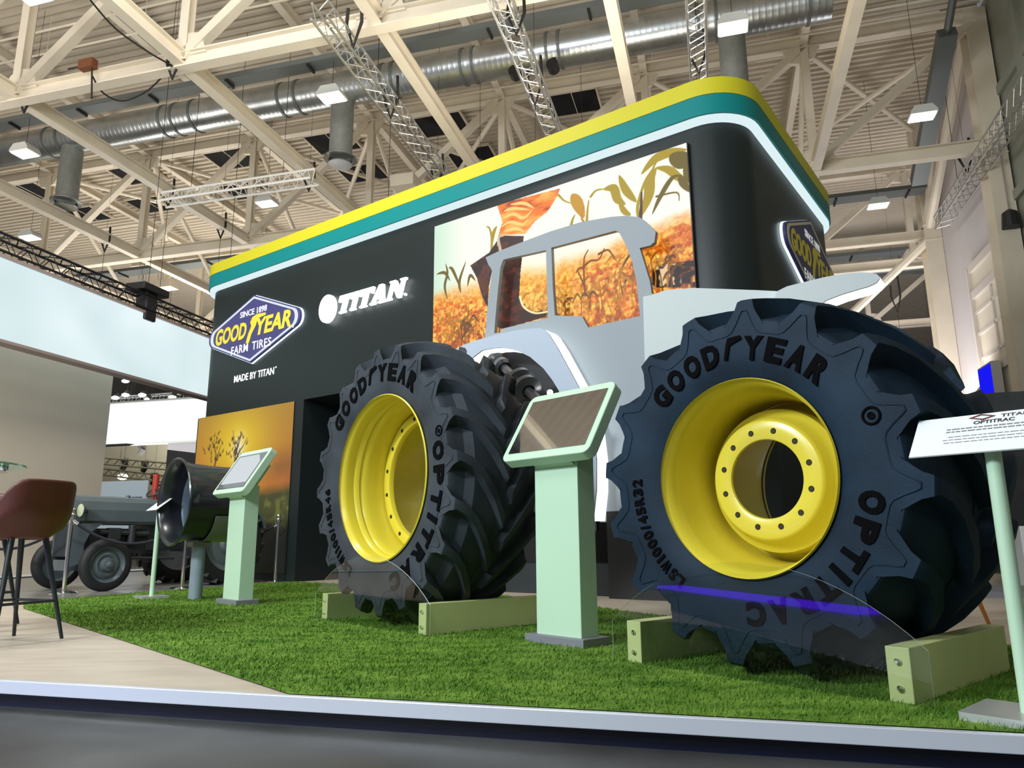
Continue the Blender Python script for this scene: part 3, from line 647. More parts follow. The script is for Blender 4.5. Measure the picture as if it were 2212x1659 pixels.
# ================================================================== SIGN STANDS
def sign_stand(base, ptop, cor, label, text, az):
    s, n_ = hd(az), hd(az-90)
    t = thing('sign_stand', label, 'sign stand', base)
    b = MB(); b.prism(rrect(-.17, .17, -.15, .15, .01, 2), base+Zv*.002, s, n_, Zv, .030); b.build('base_plate', mat('base_steel', (.6, .62, .6), .35, .6), t)
    top = V3(base[0], base[1], ptop)
    b = MB(); b.tube([base+Zv*.01, top], .026, 20); b.build('pole', MINT, t, smooth=True)
    tl = math.radians(cor[0]); up = math.cos(tl)*n_+math.sin(tl)*Zv; nr = np.cross(s, up); nr = nr if nr @ n_ < 0 else -nr
    q = top+nr*.012; w_, h_ = cor[1], cor[2]
    b = MB(); b.prism([(-w_/2, -h_/2), (w_/2, -h_/2), (w_/2, h_/2), (-w_/2, h_/2)], q, s, up, nr, .006); pn = b.build('panel', mat('white_print_panel', (.82, .85, .84), .4), t)
    if text:
        INK = mat('dark_print', (.05, .05, .05), .6); b = MB()
        def ln(sx, x0, x1, y, h, bold=.0):
            v, f = fit_text(sx, x0, x1, y, h, extrude=.0, bold=bold); b.add(frame_put([(p[0], p[1], .0075) for p in v], q, s, up, nr), f)
        ln('TITAN', .03, .12, .075, .016, .02)
        ln('OPTITRAC', -.055, .075, .048, .018, .03)
        b.build('heading', INK, pn)
        b = MB()
        rr = random.Random(8)
        for x0, x1, y, h in ((-.14, .17, .028, .0055), (-.14, .16, .013, .0055), (-.13, .15, -.014, .003), (-.145, .15, -.030, .003), (-.14, .14, -.046, .003)):
            x = x0      # too small to read: rows of word-long dashes
            while x < x1:
                wd = rr.uniform(.010, .026); b.prism([(x, y), (min(x+wd, x1), y), (min(x+wd, x1), y+h), (x, y+h)], q+nr*.0065, s, up, nr, .0008); x += wd+.004
        b.build('small_print', mat('grey_print', (.2, .2, .2), .6), pn)
        b = MB(); v, f = curve_mesh([[(-.045, 0), (-.005, .018), (.045, 0), (.005, -.018)], [(-.03, 0), (-.003, .010), (.03, 0), (.003, -.010)]]); b.add(frame_put([(p[0]-.03, p[1]+.085, .0075) for p in v], q, s, up, nr), f); b.build('diamond_mark', mat('dark_red_print', (.12, .02, .02), .6), pn)
    return t
sign_stand(onz(2228, 1562), .955, (46, .50, .21), 'mint pole with white information panel at the right edge', True, 138)
sign_stand(onz(327, 1293), 1.02, (40, .40, .20), 'thin mint pole with small tilted panel before the old tractor', False, 139)
# ================================================================== BOOTH
BO = onz(636, 1257); BU, BV = hd(125.9), hd(35.9)
def B(u, v, z): return BO + BU*u + BV*v + Zv*z
def wuv(px, py, v=0.):
    P = onp(px, py, BO+BV*v, BV); return ((P-BO) @ BU, P[2])
def plan(u0, u1, v0, v1, r):   # rounded rectangle in plan
    return rrect(u0, u1, v0, v1, r, 10)
BODY = mat('black_green_wall', srgb(27, 36, 36), .45, noise=.08, nscale=.7, spec=.35)
booth = thing('exhibition_booth', 'big dark exhibition booth with yellow, teal and white banded roof edge', 'exhibition booth', B(2, 2, 0))
b = MB(); b.prism(plan(-3.17, 7.36, 0, 4.3, .5), B(0, 0, 2.88), BU, BV, Zv, 2.52); b.build('upper_wall', BODY, booth, smooth=True)
b = MB(); b.prism([(-3.17+.15, 0), (0, 0), (0, 4.15), (-3.17, 4.15), (-3.17, .15), (-3.13, .045)], B(0, 0, 0), BU, BV, Zv, 2.88)
b.prism([(5.95, 0), (6.86, 0), (7.2, .15), (7.36, .5), (7.36, 4.3), (5.95, 4.3)], B(0, 0, 0), BU, BV, Zv, 2.88); b.build('lower_wall', BODY, booth)
b = MB(); b.box(B(2.97, 1.5, 1.44), BU*5.94, BV*.05, Zv*2.88); b.build('recess_wall', mat('recess_black', (.003, .004, .005), .6), booth, label='black wall at the back of the doorway')
def band(z0, z1, m, name, inset=0., label=None):
    b = MB(); o_ = plan(-3.31+inset, 7.475-inset, -.12+inset, 4.42-inset, .62-inset); b.prism(o_, B(0, 0, z0), BU, BV, Zv, z1-z0)
    return b.build(name, m, booth, smooth=True, label=label)
YB = mat('yellow_band', srgb(200, 192, 30), .55); TB = mat('teal_band', srgb(0, 126, 126), .5, spec=.3)
band(5.622, 5.832, YB, 'roof_band', label='yellow band'); band(5.378, 5.618, TB, 'roof_band', .004, 'teal band')
band(5.315, 5.376, emat('fascia_light', (.80, .97, 1.0), .92), 'light_band', .03, 'glowing white light band')
# flat pictures painted on a grid
def lattice(nx, ny, seed, w_, h_):
    r = np.random.default_rng(seed).random((ny+2, nx+2)); X, Y = np.meshgrid(np.linspace(0, nx-.001, w_), np.linspace(0, ny-.001, h_))
    xi, yi = X.astype(int), Y.astype(int); fx, fy = X-xi, Y-yi; fx = fx*fx*(3-2*fx); fy = fy*fy*(3-2*fy)
    return (r[yi, xi]*(1-fx)+r[yi, xi+1]*fx)*(1-fy)+(r[yi+1, xi]*(1-fx)+r[yi+1, xi+1]*fx)*fy
def fbm(nx, ny, seed, w_, h_, o=4): return sum(lattice(nx*2**k, ny*2**k, seed+k, w_, h_)*.5**k for k in range(o))/sum(.5**k for k in range(o))
class Pic:
    """x 0..1 right, y 0..1 up"""
    def __init__(s, w_, h_, asp): s.w, s.h, s.a = w_, h_, asp; s.X, s.Y = np.meshgrid(np.linspace(0, 1, w_), np.linspace(0, 1, h_)); s.c = np.zeros((h_, w_, 3))
    def mix(s, m, col): m = np.clip(m, 0, 1)[..., None]; s.c = s.c*(1-m)+np.array(col)*m
    def poly(s, pts, col, soft=None):
        m = inside(pts, s.X.ravel(), s.Y.ravel()).reshape(s.X.shape).astype(float); s.mix(m if soft is None else m*soft, col); return m
    def stroke(s, pts, w0, w1, col, soft=.003):
        pts = np.array(pts, float); Q = []
        for i in range(len(pts)-1):
            p0, p1, p2, p3 = pts[max(i-1, 0)], pts[i], pts[i+1], pts[min(i+2, len(pts)-1)]
            for k in range(5): t = k/5; Q.append(.5*((2*p1)+(-p0+p2)*t+(2*p0-5*p1+4*p2-p3)*t*t+(-p0+3*p1-3*p2+p3)*t**3))
        Q.append(pts[-1]); Q = np.array(Q); d = np.full(s.X.shape, -9.)
        for i in range(len(Q)-1):
            a, b_ = Q[i], Q[i+1]; ex, ey = (b_[0]-a[0])*s.a, b_[1]-a[1]; qx, qy = (s.X-a[0])*s.a, s.Y-a[1]
            t = np.clip((qx*ex+qy*ey)/(ex*ex+ey*ey+1e-12), 0, 1); f_ = (i+t)/(len(Q)-1)
            prof = w0+(w1-w0)*f_ if w1 >= 0 else w0*np.sin(PI*np.clip(f_*.93+.05, 0, 1))
            d = np.maximum(d, prof-np.hypot(qx-ex*t, qy-ey*t))
        s.mix(d/soft+.5, col)
    def put(s, o, u, v, wd, hg, name, m, parent):
        vs = [o+u*(x*wd)+v*(y*hg) for y in np.linspace(0, 1, s.h) for x in np.linspace(0, 1, s.w)]
        me = bpy.data.meshes.new(name); off = V3(0, 0, 0); q = parent
        while q is not None: off = off+np.array(q.location); q = q.parent
        me.vertices.add(len(vs)); me.vertices.foreach_set('co', (np.array(vs)-off).ravel())
        i = np.arange(s.h-1)[:, None]*s.w+np.arange(s.w-1)[None]; i = i.ravel(); fq = np.stack([i, i+1, i+s.w+1, i+s.w], 1)
        me.loops.add(fq.size); me.loops.foreach_set('vertex_index', fq.ravel()); me.polygons.add(len(fq)); me.polygons.foreach_set('loop_start', np.arange(len(fq))*4); me.polygons.foreach_set('loop_total', np.full(len(fq), 4))
        me.update(calc_edges=True)
        a = me.color_attributes.new('Col', 'FLOAT_COLOR', 'POINT'); a.data.foreach_set('color', np.concatenate([np.clip(s.c, 0, 1.6).reshape(-1, 3), np.ones((s.w*s.h, 1))], 1).ravel())
        me.materials.append(m); ob = bpy.data.objects.new(name, me); COL.objects.link(ob); ob.parent = parent; return ob
# LED wall picture: boot striding through a maize field, low sun
LU0, LU1, LZ0, LZ1 = 2.86, 6.77, 2.75, 5.115
LW, LH = LU1-LU0, LZ1-LZ0
def L(px, py): u, z = wuv(px, py, -.06); return ((u-LU0)/LW, (z-LZ0)/LH)
def LC(cx, cy): return L(900+cx/3.456, 300+cy/3.456)
p_ = Pic(560, 340, LW/LH)
s1 = fbm(10, 8, 3, 560, 340, 5); s2 = fbm(30, 40, 11, 560, 340, 4); s3 = fbm(60, 22, 21, 560, 340, 3); X, Y = p_.X, p_.Y
p_.c[:] = (1.0, 1.0, .93)
p_.mix(np.clip(1-X*6, 0, 1)*.6, (.62, .85, .72))
hz = .545+.09*np.clip((X-.62)*2.6, 0, 1)+.07*s1+.05*np.clip(.3-X, 0, 1)
p_.mix((hz-Y)/.12, (1.0, .60, .12)); p_.mix(np.clip((hz-.04-Y)/.1, 0, 1)*np.clip((s2-.40)*6, 0, 1), (.92, .36, .04)); s4 = fbm(90, 60, 31, 560, 340, 3); p_.mix(np.clip((hz-.03-Y)/.1, 0, 1)*np.clip((s4-.52)*9, 0, 1)*.8, (1.15, .85, .35)); p_.mix(np.clip((hz-.06-Y)/.1, 0, 1)*np.clip((.44-s4)*9, 0, 1)*.7, (.50, .16, .02))
p_.mix(np.clip((hz-.10-Y)/.2, 0, 1)*np.clip((s3-.5)*7, 0, 1)*.8, (.45, .13, .02)); p_.mix(np.clip((X-.74)*4, 0, 1)*np.clip((hz-Y)*8, 0, 1)*np.clip((s2-.3)*3, 0, 1)*.8, (.72, .20, .03))
p_.mix(np.exp(-(((X-.40)/.08)**2+((Y-.36)/.16)**2))*.75, (1.05, .86, .34)); p_.mix(np.exp(-(((X-.56)/.09)**2+((Y-.36)/.14)**2))*.6, (1.0, .78, .26)); s5 = fbm(120, 80, 77, 560, 340, 2); p_.mix(np.clip((hz-.02-Y)/.08, 0, 1)*np.clip((s5-.5)*7, 0, 1)*.45, (.85, .42, .05)); p_.mix(np.clip((hz-.02-Y)/.08, 0, 1)*np.clip((.45-s5)*7, 0, 1)*.35, (1.05, .88, .4))
gl = .17+.05*s1-.03*np.cos(X*9); p_.mix(np.clip((gl-Y)/.05, 0, 1)*.85, (.42, .10, .02)); p_.mix(np.clip((gl-.03-Y)/.05, 0, 1)*np.clip((s2-.45)*7, 0, 1), (.98, .55, .18)); p_.mix(np.clip((gl-.06-Y)/.05, 0, 1)*np.clip((s3-.52)*9, 0, 1), (.12, .03, .02))
x0, y0 = LC(1740, 1000); x1, y1 = LC(2080, 910)
p_.poly([(x0, y0-.06), (x0+.01, y0+.02), LC(1850, 930), LC(2080, 905), LC(2085, 1110), LC(1760, 1110)], (.10, .03, .03), np.clip((s2-.25)*4, 0, 1))
p_.mix(inside([LC(1740, 940), LC(1960, 930), LC(1980, 1080), LC(1750, 1110)], X.ravel(), Y.ravel()).reshape(X.shape)*np.clip((s3-.55)*9, 0, 1), (.9, .75, .55))
rg = random.Random(4)
for k in range(60):
    x = rg.uniform(.02, .96); h_ = rg.uniform(.10, .26)*(1 if x > .3 else .85); yb = .20+.2*max(0, x-.55)+rg.uniform(-.03, .05); c_ = rg.choice([(.55, .30, .03), (.72, .45, .05), (.35, .20, .03)])
    p_.stroke([(x, yb), (x+rg.uniform(-.012, .012), yb+h_*.6), (x+rg.uniform(-.03, .03), yb+h_)], .004, .001, c_)
    for j in range(2): yy = yb+h_*rg.uniform(.2, .9); sg = rg.choice((-1, 1)); q = rg.uniform(.2, 1.6); p_.stroke([(x, yy), (x+sg*.012*q, yy+.03*q), (x+sg*.03*q, yy+rg.uniform(-.02, .06)*q)], .007, -1, c_)
for a in ([(230, 1200), (210, 1100), (230, 1000), (215, 930)], [(330, 1150), (320, 1060), (370, 910)], [(150, 1010), (210, 1000), (250, 1060)], [(330, 1120), (270, 980), (240, 960)], [(380, 1100), (400, 1020), (440, 1060)]):
    p_.stroke([LC(*q) for q in a], .010, -1, (.36, .30, .06))
LF, LFD = (.62, .52, .05), (.36, .30, .04)
for a, w_, c_ in (([(1660, 590), (1650, 500), (1700, 330), (1760, 230), (1800, 160), (1900, 90)], .010, LF), ([(1670, 580), (1730, 430), (1745, 300), (1790, 215)], .030, LF), ([(1640, 470), (1560, 380), (1510, 270)], .022, LF), ([(1790, 215), (1880, 230), (1960, 290), (2050, 330)], .022, LF),
                  ([(1680, 260), (1780, 150), (1900, 100), (2020, 80)], .026, LF), ([(1760, 560), (1820, 430), (1900, 300), (1960, 270)], .014, LFD), ([(1960, 270), (1990, 330), (2050, 400)], .020, LFD), ([(1900, 130), (1980, 160), (2060, 150)], .045, LFD), ([(2000, 210), (2040, 280), (2060, 300)], .028, LFD),
                  ([(1300, 430), (1340, 385), (1400, 375)], .008, LF), ([(1400, 375), (1470, 370), (1500, 450), (1560, 490)], .026, LF), ([(1510, 470), (1550, 540), (1600, 570)], .016, LF), ([(1160, 420), (1200, 480), (1250, 590)], .034, (.75, .52, .08)), ([(1270, 620), (1275, 540), (1285, 460)], .009, LF), ([(1060, 420), (1100, 460), (1150, 480)], .007, LF), ([(1260, 640), (1230, 580), (1250, 500)], .008, (.75, .45, .06)),
                  ([(560, 830), (560, 740), (545, 670), (525, 655)], .010, LF), ([(560, 800), (575, 700), (600, 650)], .013, LF), ([(1155, 640), (1165, 600), (1180, 570)], .010, LF), ([(1670, 600), (1675, 520), (1680, 400)], .012, (.25, .14, .02)), ([(1790, 430), (1940, 400), (1960, 460)], .006, LFD)):
    p_.stroke([LC(*q) for q in a], w_, -1 if w_ > .012 else w_*.4, c_)
for a in ([(1260, 1170), (1250, 1050), (1250, 900), (1280, 830)], [(1250, 950), (1300, 910), (1360, 900), (1400, 820)], [(1250, 960), (1210, 970), (1190, 1000)], [(1360, 860), (1430, 830), (1480, 900)], [(1255, 1100), (1200, 980)]): p_.stroke([LC(*q) for q in a], .007, .003, (.45, .22, .03))
fold = fbm(14, 26, 44, 560, 340, 3)
tr = [LC(600, 490), LC(1070, 370), LC(1050, 430), LC(980, 540), LC(880, 620), LC(810, 710), LC(610, 720), LC(640, 620)]
p_.poly(tr, (.98, .42, .06)); m_ = inside(tr, X.ravel(), Y.ravel()).reshape(X.shape); p_.mix(m_*np.clip((fold-.5)*5, 0, 1), (1.1, .66, .26)); p_.mix(m_*np.clip((.42-fold)*5, 0, 1), (.62, .20, .03))
for a in ([(640, 600), (720, 560), (800, 590), (870, 520)], [(650, 540), (720, 520), (850, 530)], [(630, 660), (700, 620), (790, 640), (830, 600)], [(700, 490), (800, 480), (880, 520)], [(650, 690), (740, 670), (800, 690)]): p_.stroke([LC(*q) for q in a], .010, -1, (1.2, .80, .42))
bt = [LC(610, 720), LC(800, 725), LC(790, 860), LC(775, 1000), LC(765, 1180), LC(800, 1250), LC(870, 1290), LC(980, 1285), LC(960, 1330), LC(820, 1370), LC(640, 1420), LC(590, 1400), LC(600, 1200), LC(620, 950), LC(600, 850)]
p_.poly(bt, (.16, .055, .02)); m_ = inside(bt, X.ravel(), Y.ravel()).reshape(X.shape); p_.mix(m_*np.clip((s2-.5)*5, 0, 1)*.7, (.40, .14, .04))
p_.stroke([LC(625, 830), LC(612, 740), LC(650, 720)], .010, .006, (.8, .7, .55)); p_.stroke([LC(770, 1180), LC(800, 1255), LC(880, 1300), LC(980, 1290)], .006, .004, (1.2, 1., .7))
sh_ = [LC(400, 945), LC(540, 850), LC(600, 760), LC(610, 860), LC(560, 1000), LC(540, 1100), LC(530, 1260), LC(490, 1180), LC(450, 1040)]
p_.poly(sh_, (.14, .05, .03)); m_ = inside(sh_, X.ravel(), Y.ravel()).reshape(X.shape); p_.mix(m_*np.clip((s3-.5)*6, 0, 1)*.6, (.42, .17, .08))
led = thing('video_wall', 'large lit screen showing a boot striding through a sunny maize field', 'screen', B((LU0+LU1)/2, -.04, LZ0))
b = MB(); b.prism([(LU0-.01, LZ0-.01), (LU1+.01, LZ0-.01), (LU1+.01, LZ1+.01), (LU0-.01, LZ1+.01)], B(0, -.055, 0), BU, Zv, BV, .05); b.build('housing', BLACKM, led)
p_.c = np.clip(p_.c, 0, 1.05)**1.9
p_.put(B(LU0, -.06, LZ0), BU, Zv, LW, LH, 'screen_picture', vmat('led_picture', 1.0), led)
# sunset poster
PU0, PU1, PZ0, PZ1 = -3.0, -.225, .12, 2.875
q_ = Pic(150, 150, 1.); X, Y = q_.X, q_.Y; n1 = fbm(5, 5, 61, 150, 150, 4); n2 = fbm(20, 20, 71, 150, 150, 3)
q_.c[:] = (.52, .33, .05); q_.mix(1-(Y-.55)*2, (.60, .22, .04)); g_ = np.exp(-(((X-.46)/.33)**2+((Y-.79)/.24)**2)); q_.mix(g_*1.1, (.85, .62, .03)); q_.mix(np.exp(-(((X-.47)/.07)**2+((Y-.76)/.09)**2))*1.2, (1., .85, .35)); q_.mix(np.exp(-(((X-.47)/.03)**2+((Y-.75)/.05)**2)), (.9, .9, .8))
q_.mix(np.clip((X-.62)*3, 0, 1)*np.clip(1-abs(Y-.62)*7, 0, 1)*n1*1.2, (.22, .10, .05))
q_.mix(np.clip((.50+.06*np.sin(X*5)-Y)*14, 0, 1), (.30, .13, .03)); q_.mix(np.clip((.42+.10*X+.03*n1-Y)*16, 0, 1), (.09, .10, .02)); q_.mix(np.clip((.42+.10*X-Y)*10, 0, 1)*np.clip((n2-.5)*6, 0, 1), (.20, .20, .05)); q_.mix(np.clip((.30+.15*n1-Y)*8, 0, 1), (.008, .010, .004))
for k in range(70):
    a = rg.uniform(0, 2*PI); r_ = rg.uniform(.02, .14); x = .20+.35*(k % 2)*.7+r_*math.cos(a)*.8; y = .77+r_*math.sin(a)*.8; q_.stroke([(x, y), (x+rg.uniform(-.02, .02), y+.02)], .007, .002, (.16, .10, .01))
for a in ([(.22, .55), (.23, .70), (.20, .84)], [(.23, .68), (.28, .80)], [(.45, .55), (.44, .74), (.40, .88)], [(.44, .70), (.50, .86)], [(.44, .68), (.56, .82)]): q_.stroke(a, .006, .002, (.12, .07, .01))
ps = thing('sunset_poster', 'tall golden sunset landscape print on the left of the dark booth', 'poster', B((PU0+PU1)/2, 0, PZ0))
b = MB(); b.prism([(PU0, PZ0), (PU1, PZ0), (PU1, PZ1), (PU0, PZ1)], B(0, -.012, 0), BU, Zv, BV, .010); b.build('backing_board', BLACKM, ps)
q_.c = np.clip(q_.c, 0, 1)**1.25
q_.put(B(PU0, -.015, PZ0), BU, Zv, PU1-PU0, PZ1-PZ0, 'print', vmat('poster_print', .85), ps)  # print given a glow of its own to brighten it
# ---- diamond signs
NAVY = mat('sign_navy', srgb(66, 64, 118), .5); SW_ = emat('sign_white', (.85, .92, 1.), .95); SY = mat('sign_yellow', srgb(232, 214, 60), .5); WTXT = mat('sign_text_white', (.82, .84, .86), .5, emit=.35)
def rounded_diamond(w_, h_, rx):   # blunt rounded left/right ends
    pts = [(0, h_/2)]
    xe = w_/2; k = .80
    def side(sx):
        o = []
        for t in np.linspace(0, 1, 9):
            a = math.radians(70-140*t); o.append((sx*(xe-rx+rx*math.cos(a)), rx*1.15*math.sin(a)))
        return o
    pts += side(1)+[(0, -h_/2)]+side(-1)[::-1]; return pts
def diamond_sign(o, u, n_, W_, label, lit):
    """o centre on the wall, u right, n_ outward"""
    t = thing('diamond_sign', label, 'sign', o); hh = W_*.47
    def put(vs, f, d, name, m, par, lb=None):
        b = MB(); b.add(frame_put([(p[0], p[1], p[2]+d) for p in vs], o, u, Zv, n_), f); return b.build(name, m, par, label=lb)
    sc_ = lambda k: [(x*k, y*k) for x, y in rounded_diamond(W_, hh, W_*.055)]
    v, f = curve_mesh([sc_(1.)], .02); body = put(v, f, .06, 'panel', NAVY, t, 'dark blue rounded diamond panel')
    v, f = curve_mesh([sc_(1.0)], .012); put(v*V3(1.015, 1.015, 1), f, .026, 'halo_light', emat('halo_light', (.78, .93, 1.), 2.6), t, 'white light glowing behind the panel')
    v, f = curve_mesh([sc_(.955), sc_(.895)], .003); put(v, f, .083, 'white_border', SW_ if lit else mat('sign_cream', srgb(220, 210, 180), .5), body)
    k = W_/2.66
    v, f = fit_text('SINCE 1898', -.38*k, .40*k, .26*k, .11*k, extrude=.002, bold=.012); put(v, f, .084, 'since_lettering', WTXT, body, 'small white lettering SINCE 1898')
    v, f = fit_text('FARM', -.58*k, -.08*k, -.40*k, .15*k, extrude=.002, bold=.010, spacing=1.1); put(v, f, .084, 'lettering', WTXT, body, 'white lettering FARM')
    v, f = fit_text('TIRES', .04*k, .58*k, -.40*k, .15*k, extrude=.002, bold=.010, spacing=1.1); put(v, f, .084, 'lettering', WTXT, body, 'white lettering TIRES')
    v, f = fit_text('GOOD', -1.10*k, -.16*k, -.14*k, .30*k, extrude=.003, bold=.035, shear=.18); put(v, f, .084, 'goodyear_lettering', SY, body, 'yellow lettering GOOD')
    v, f = fit_text('YEAR', .12*k, 1.10*k, -.14*k, .30*k, extrude=.003, bold=.035, shear=.18); put(v, f, .084, 'goodyear_lettering', SY, body, 'yellow lettering YEAR')
    wing = [(-.16, -.36), (-.06, -.36), (.0, -.15), (.12, .05), (.16, .22), (.40, .26), (.40, .32), (.14, .35), (.0, .30), (-.06, .18), (-.02, .06), (-.10, -.12)]
    v, f = curve_mesh([[(x*k*.95, y*k*.70) for x, y in wing]], .003); put(v, f, .085, 'winged_foot', SY, body, 'yellow winged foot emblem')
    v, f = fit_text('o', 1.14*k, 1.18*k, -.19*k, .04*k, extrude=.002); put(v, f, .084, 'registered_mark', WTXT, body)
    return t
diamond_sign(B(-1.435, 0, 4.32), BU, -BV, 2.66, 'blue diamond shaped sign glowing on the front of the booth', True)
diamond_sign(B(7.36, 2.65, 4.33), BV, BU, 2.66, 'dark diamond shaped sign with halo on the narrow side of the booth', False)
b = MB(); v, f = fit_text('MADE BY TITAN', -1.98, -.83, 3.42, .125, extrude=.004, bold=.012); 
for k_ in range(1): b.add(frame_put(v, B(0, -.006, 0), BU, Zv, -BV), f)
v, f = fit_text('o', -.80, -.765, 3.52, .035, extrude=.004, bold=.0); b.add(frame_put(v, B(0, -.006, 0), BU, Zv, -BV), f)
tag(b.build('wall_lettering', WTXT), 'small white lettering MADE BY TITAN under the front diamond sign', 'lettering')
# TITAN sign with round emblem, slanted serif letters
ts = thing('letter_sign', 'bright white lit TITAN letters with round emblem on the booth front', 'sign', B(1.36, -.05, 4.3))
GLOW = emat('titan_glow', (.97, .99, 1.), 4.5)
def put_letters(poly_list, x, wdt, name, lb):
    v, f = curve_mesh(poly_list, .025); v = v.copy(); yy = v[:, 1].copy(); v[:, 0] = x+v[:, 0]*wdt+yy*.09; v[:, 1] = 4.165+yy*.285
    b = MB(); b.add(frame_put(v, B(0, -.06, 0), BU, Zv, -BV), f); b.build(name, GLOW, ts, label=lb)
TT = [[(.25, 0), (.72, 0), (.72, .07), (.62, .1), (.62, .88), (.80, .86), (.90, .66), (1, .66), (1, 1), (0, 1), (0, .66), (.1, .66), (.18, .86), (.36, .88), (.36, .1), (.25, .07)]]
II = [[(.08, 0), (.92, 0), (.92, .08), (.74, .11), (.74, .89), (.92, .92), (.92, 1), (.08, 1), (.08, .92), (.26, .89), (.26, .11), (.08, .08)]]
AA = [[(-.02, 0), (.36, 0), (.36, .08), (.26, .1), (.31, .26), (.64, .26), (.66, .1), (.56, .08), (.56, 0), (1.05, 0), (1.05, .08), (.96, .1), (.64, 1), (.36, 1), (.08, .1), (-.02, .08)], [(.36, .36), (.61, .36), (.50, .74)]]
NN = [[(0, 0), (.34, 0), (.34, .08), (.24, .11), (.24, .72), (.74, 0), (.92, 0), (.92, .89), (1.02, .92), (1.02, 1), (.66, 1), (.66, .92), (.76, .89), (.76, .42), (.36, 1), (.0, 1), (.0, .92), (.10, .89), (.10, .11), (0, .08)]]
for pl, x, wd_, nm_ in ((TT, .78, .30, 'T'), (II, 1.09, .14, 'I'), (TT, 1.25, .30, 'T'), (AA, 1.56, .30, 'A'), (NN, 1.90, .33, 'N')): put_letters(pl, x, wd_, 'letter', 'lit white letter '+nm_)
em = [[(.565+.195*math.cos(a), 4.30+.235*math.sin(a)) for a in np.linspace(0, 2*PI, 33)[:-1]], [(.495, 4.21), (.53, 4.21), (.53, 4.38), (.465, 4.38), (.465, 4.345), (.495, 4.345)], [(.60, 4.21), (.635, 4.21), (.635, 4.345), (.665, 4.345), (.665, 4.38), (.60, 4.38)]]
v, f = curve_mesh(em, .025); b = MB(); b.add(frame_put(v, B(0, -.06, 0), BU, Zv, -BV), f); b.build('round_emblem', GLOW, ts)
v, f = curve_mesh([[(2.30+.018*math.cos(a), 4.19+.018*math.sin(a)) for a in np.linspace(0, 2*PI, 13)[:-1]]], .02); b = MB(); b.add(frame_put(v, B(0, -.06, 0), BU, Zv, -BV), f); b.build('registered_mark', GLOW, ts)

# ================================================================== TRACTOR SILHOUETTE
SIL = mat('grey_silhouette_board', srgb(138, 147, 153), .5); SILL = mat('lit_silhouette_board', srgb(186, 196, 196), .5); SILF = mat('bluish_silhouette_board', srgb(172, 185, 200), .5)  # SILL: light falling on the bonnet is put into the board colour
sil = thing('tractor_silhouette', 'pale grey layered tractor cut-out standing in front of the booth screen', 'display board', B(5.5, -.5, 0))
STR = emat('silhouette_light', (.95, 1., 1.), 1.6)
def layer(px, v, th, m, name, holes=(), par=sil, label=None, raw=False):
    pl = [[wuv(x, y, v) for x, y in px]]+[[wuv(x, y, v) for x, y in h] for h in holes]
    vs, f = curve_mesh(pl, th/2); b = MB(); b.add(frame_put([(p[0], p[1], p[2]) for p in vs], B(0, v+th/2, 0), BU, Zv, -BV), f)
    return b.build(name, m, par, label=label), pl[0]
C9 = lambda x, y: (900+x/3.456, 300+y/3.456)
outer = [C9(*q) for q in ((515, 885), (620, 835), (800, 765), (1000, 690), (1230, 620), (1450, 582), (1560, 574), (1660, 583), (1700, 608), (1785, 690), (1775, 770), (1745, 795), (1665, 815), (1700, 930), (1740, 1060), (1755, 1155))]
outer += [(1440, 640), (1425, 900), (1380, 1020), (1335, 1128), (1296, 1128), (1284, 1000), (1262, 900), (1225, 812), (1185, 745), (1120, 728), (1047, 742)]
outer += [C9(510, 1480), C9(530, 1250), C9(562, 985), C9(550, 958), C9(535, 940)]
w1_ = [C9(*q) for q in ((645, 905), (660, 898), (965, 830), (980, 1335), (635, 1418), (625, 1446), (578, 1450), (600, 1200), (625, 960))]
w2_ = [C9(*q) for q in ((1005, 812), (1480, 686), (1505, 692), (1520, 712), (1560, 790), (1610, 920), (1640, 1060), (1668, 1322), (1280, 1407), (1235, 1325), (1032, 1318), (1016, 1100))]
layer(outer, -.34, .06, SIL, 'cab_panel', (w1_, w2_), label='grey cab outline with window openings')
bon = [(1389, 641), (1408, 637), (1440, 626), (1500, 622), (1560, 624), (1640, 627), (1679, 629), (1720, 640), (1720, 900), (1600, 980), (1398, 980)]
layer(bon, -.44, .08, SILL, 'bonnet_panel', label='bonnet panel with its lit tone put into the colour')
fen = [(940, 776), (1000, 745.6), (1025, 736), (1077, 721.5), (1119.6, 712.8), (1150, 709.5), (1165.9, 709), (1175.5, 711.8), (1185, 720.5), (1204, 751), (1224, 788), (1249, 834), (1268, 880), (1281, 930), (1288, 990), (1288, 1060), (1281, 1125), (1245, 1125), (1248, 1040), (1243, 950), (1227, 885), (1206, 842), (1193, 821), (1174, 796), (1145, 771), (1125, 761), (1104, 754), (1084, 751), (1065, 752), (1041, 757), (985, 800)]
fp, fl = layer(fen, -.66, .02, SILF, 'fender_panel', label='light rear fender arch')
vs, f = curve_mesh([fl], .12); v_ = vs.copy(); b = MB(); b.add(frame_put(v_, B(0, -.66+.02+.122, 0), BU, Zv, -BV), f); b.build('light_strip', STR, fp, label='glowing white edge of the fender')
C5 = lambda x, y: (1500+x/5.027, 420+y/5.027)
nose = [C5(*q) for q in ((900, 1050), (1000, 1000), (1080, 978), (1160, 960), (1400, 900), (1550, 872), (1700, 852), (1800, 845), (1900, 848), (1980, 865), (2008, 890), (2010, 915), (1975, 960), (1890, 1000), (1800, 1025), (1600, 1085), (1430, 1150))]+[(1760, 670), (1700, 700), (1650, 690)]
np_, nl = layer(nose, -.66, .02, SILL, 'nose_panel', label='light pointed bonnet nose')
vs, f = curve_mesh([nl], .12); b = MB(); b.add(frame_put(vs, B(0, -.66+.02+.122, 0), BU, Zv, -BV), f); b.build('light_strip', STR, np_, label='glowing white underside of the nose')
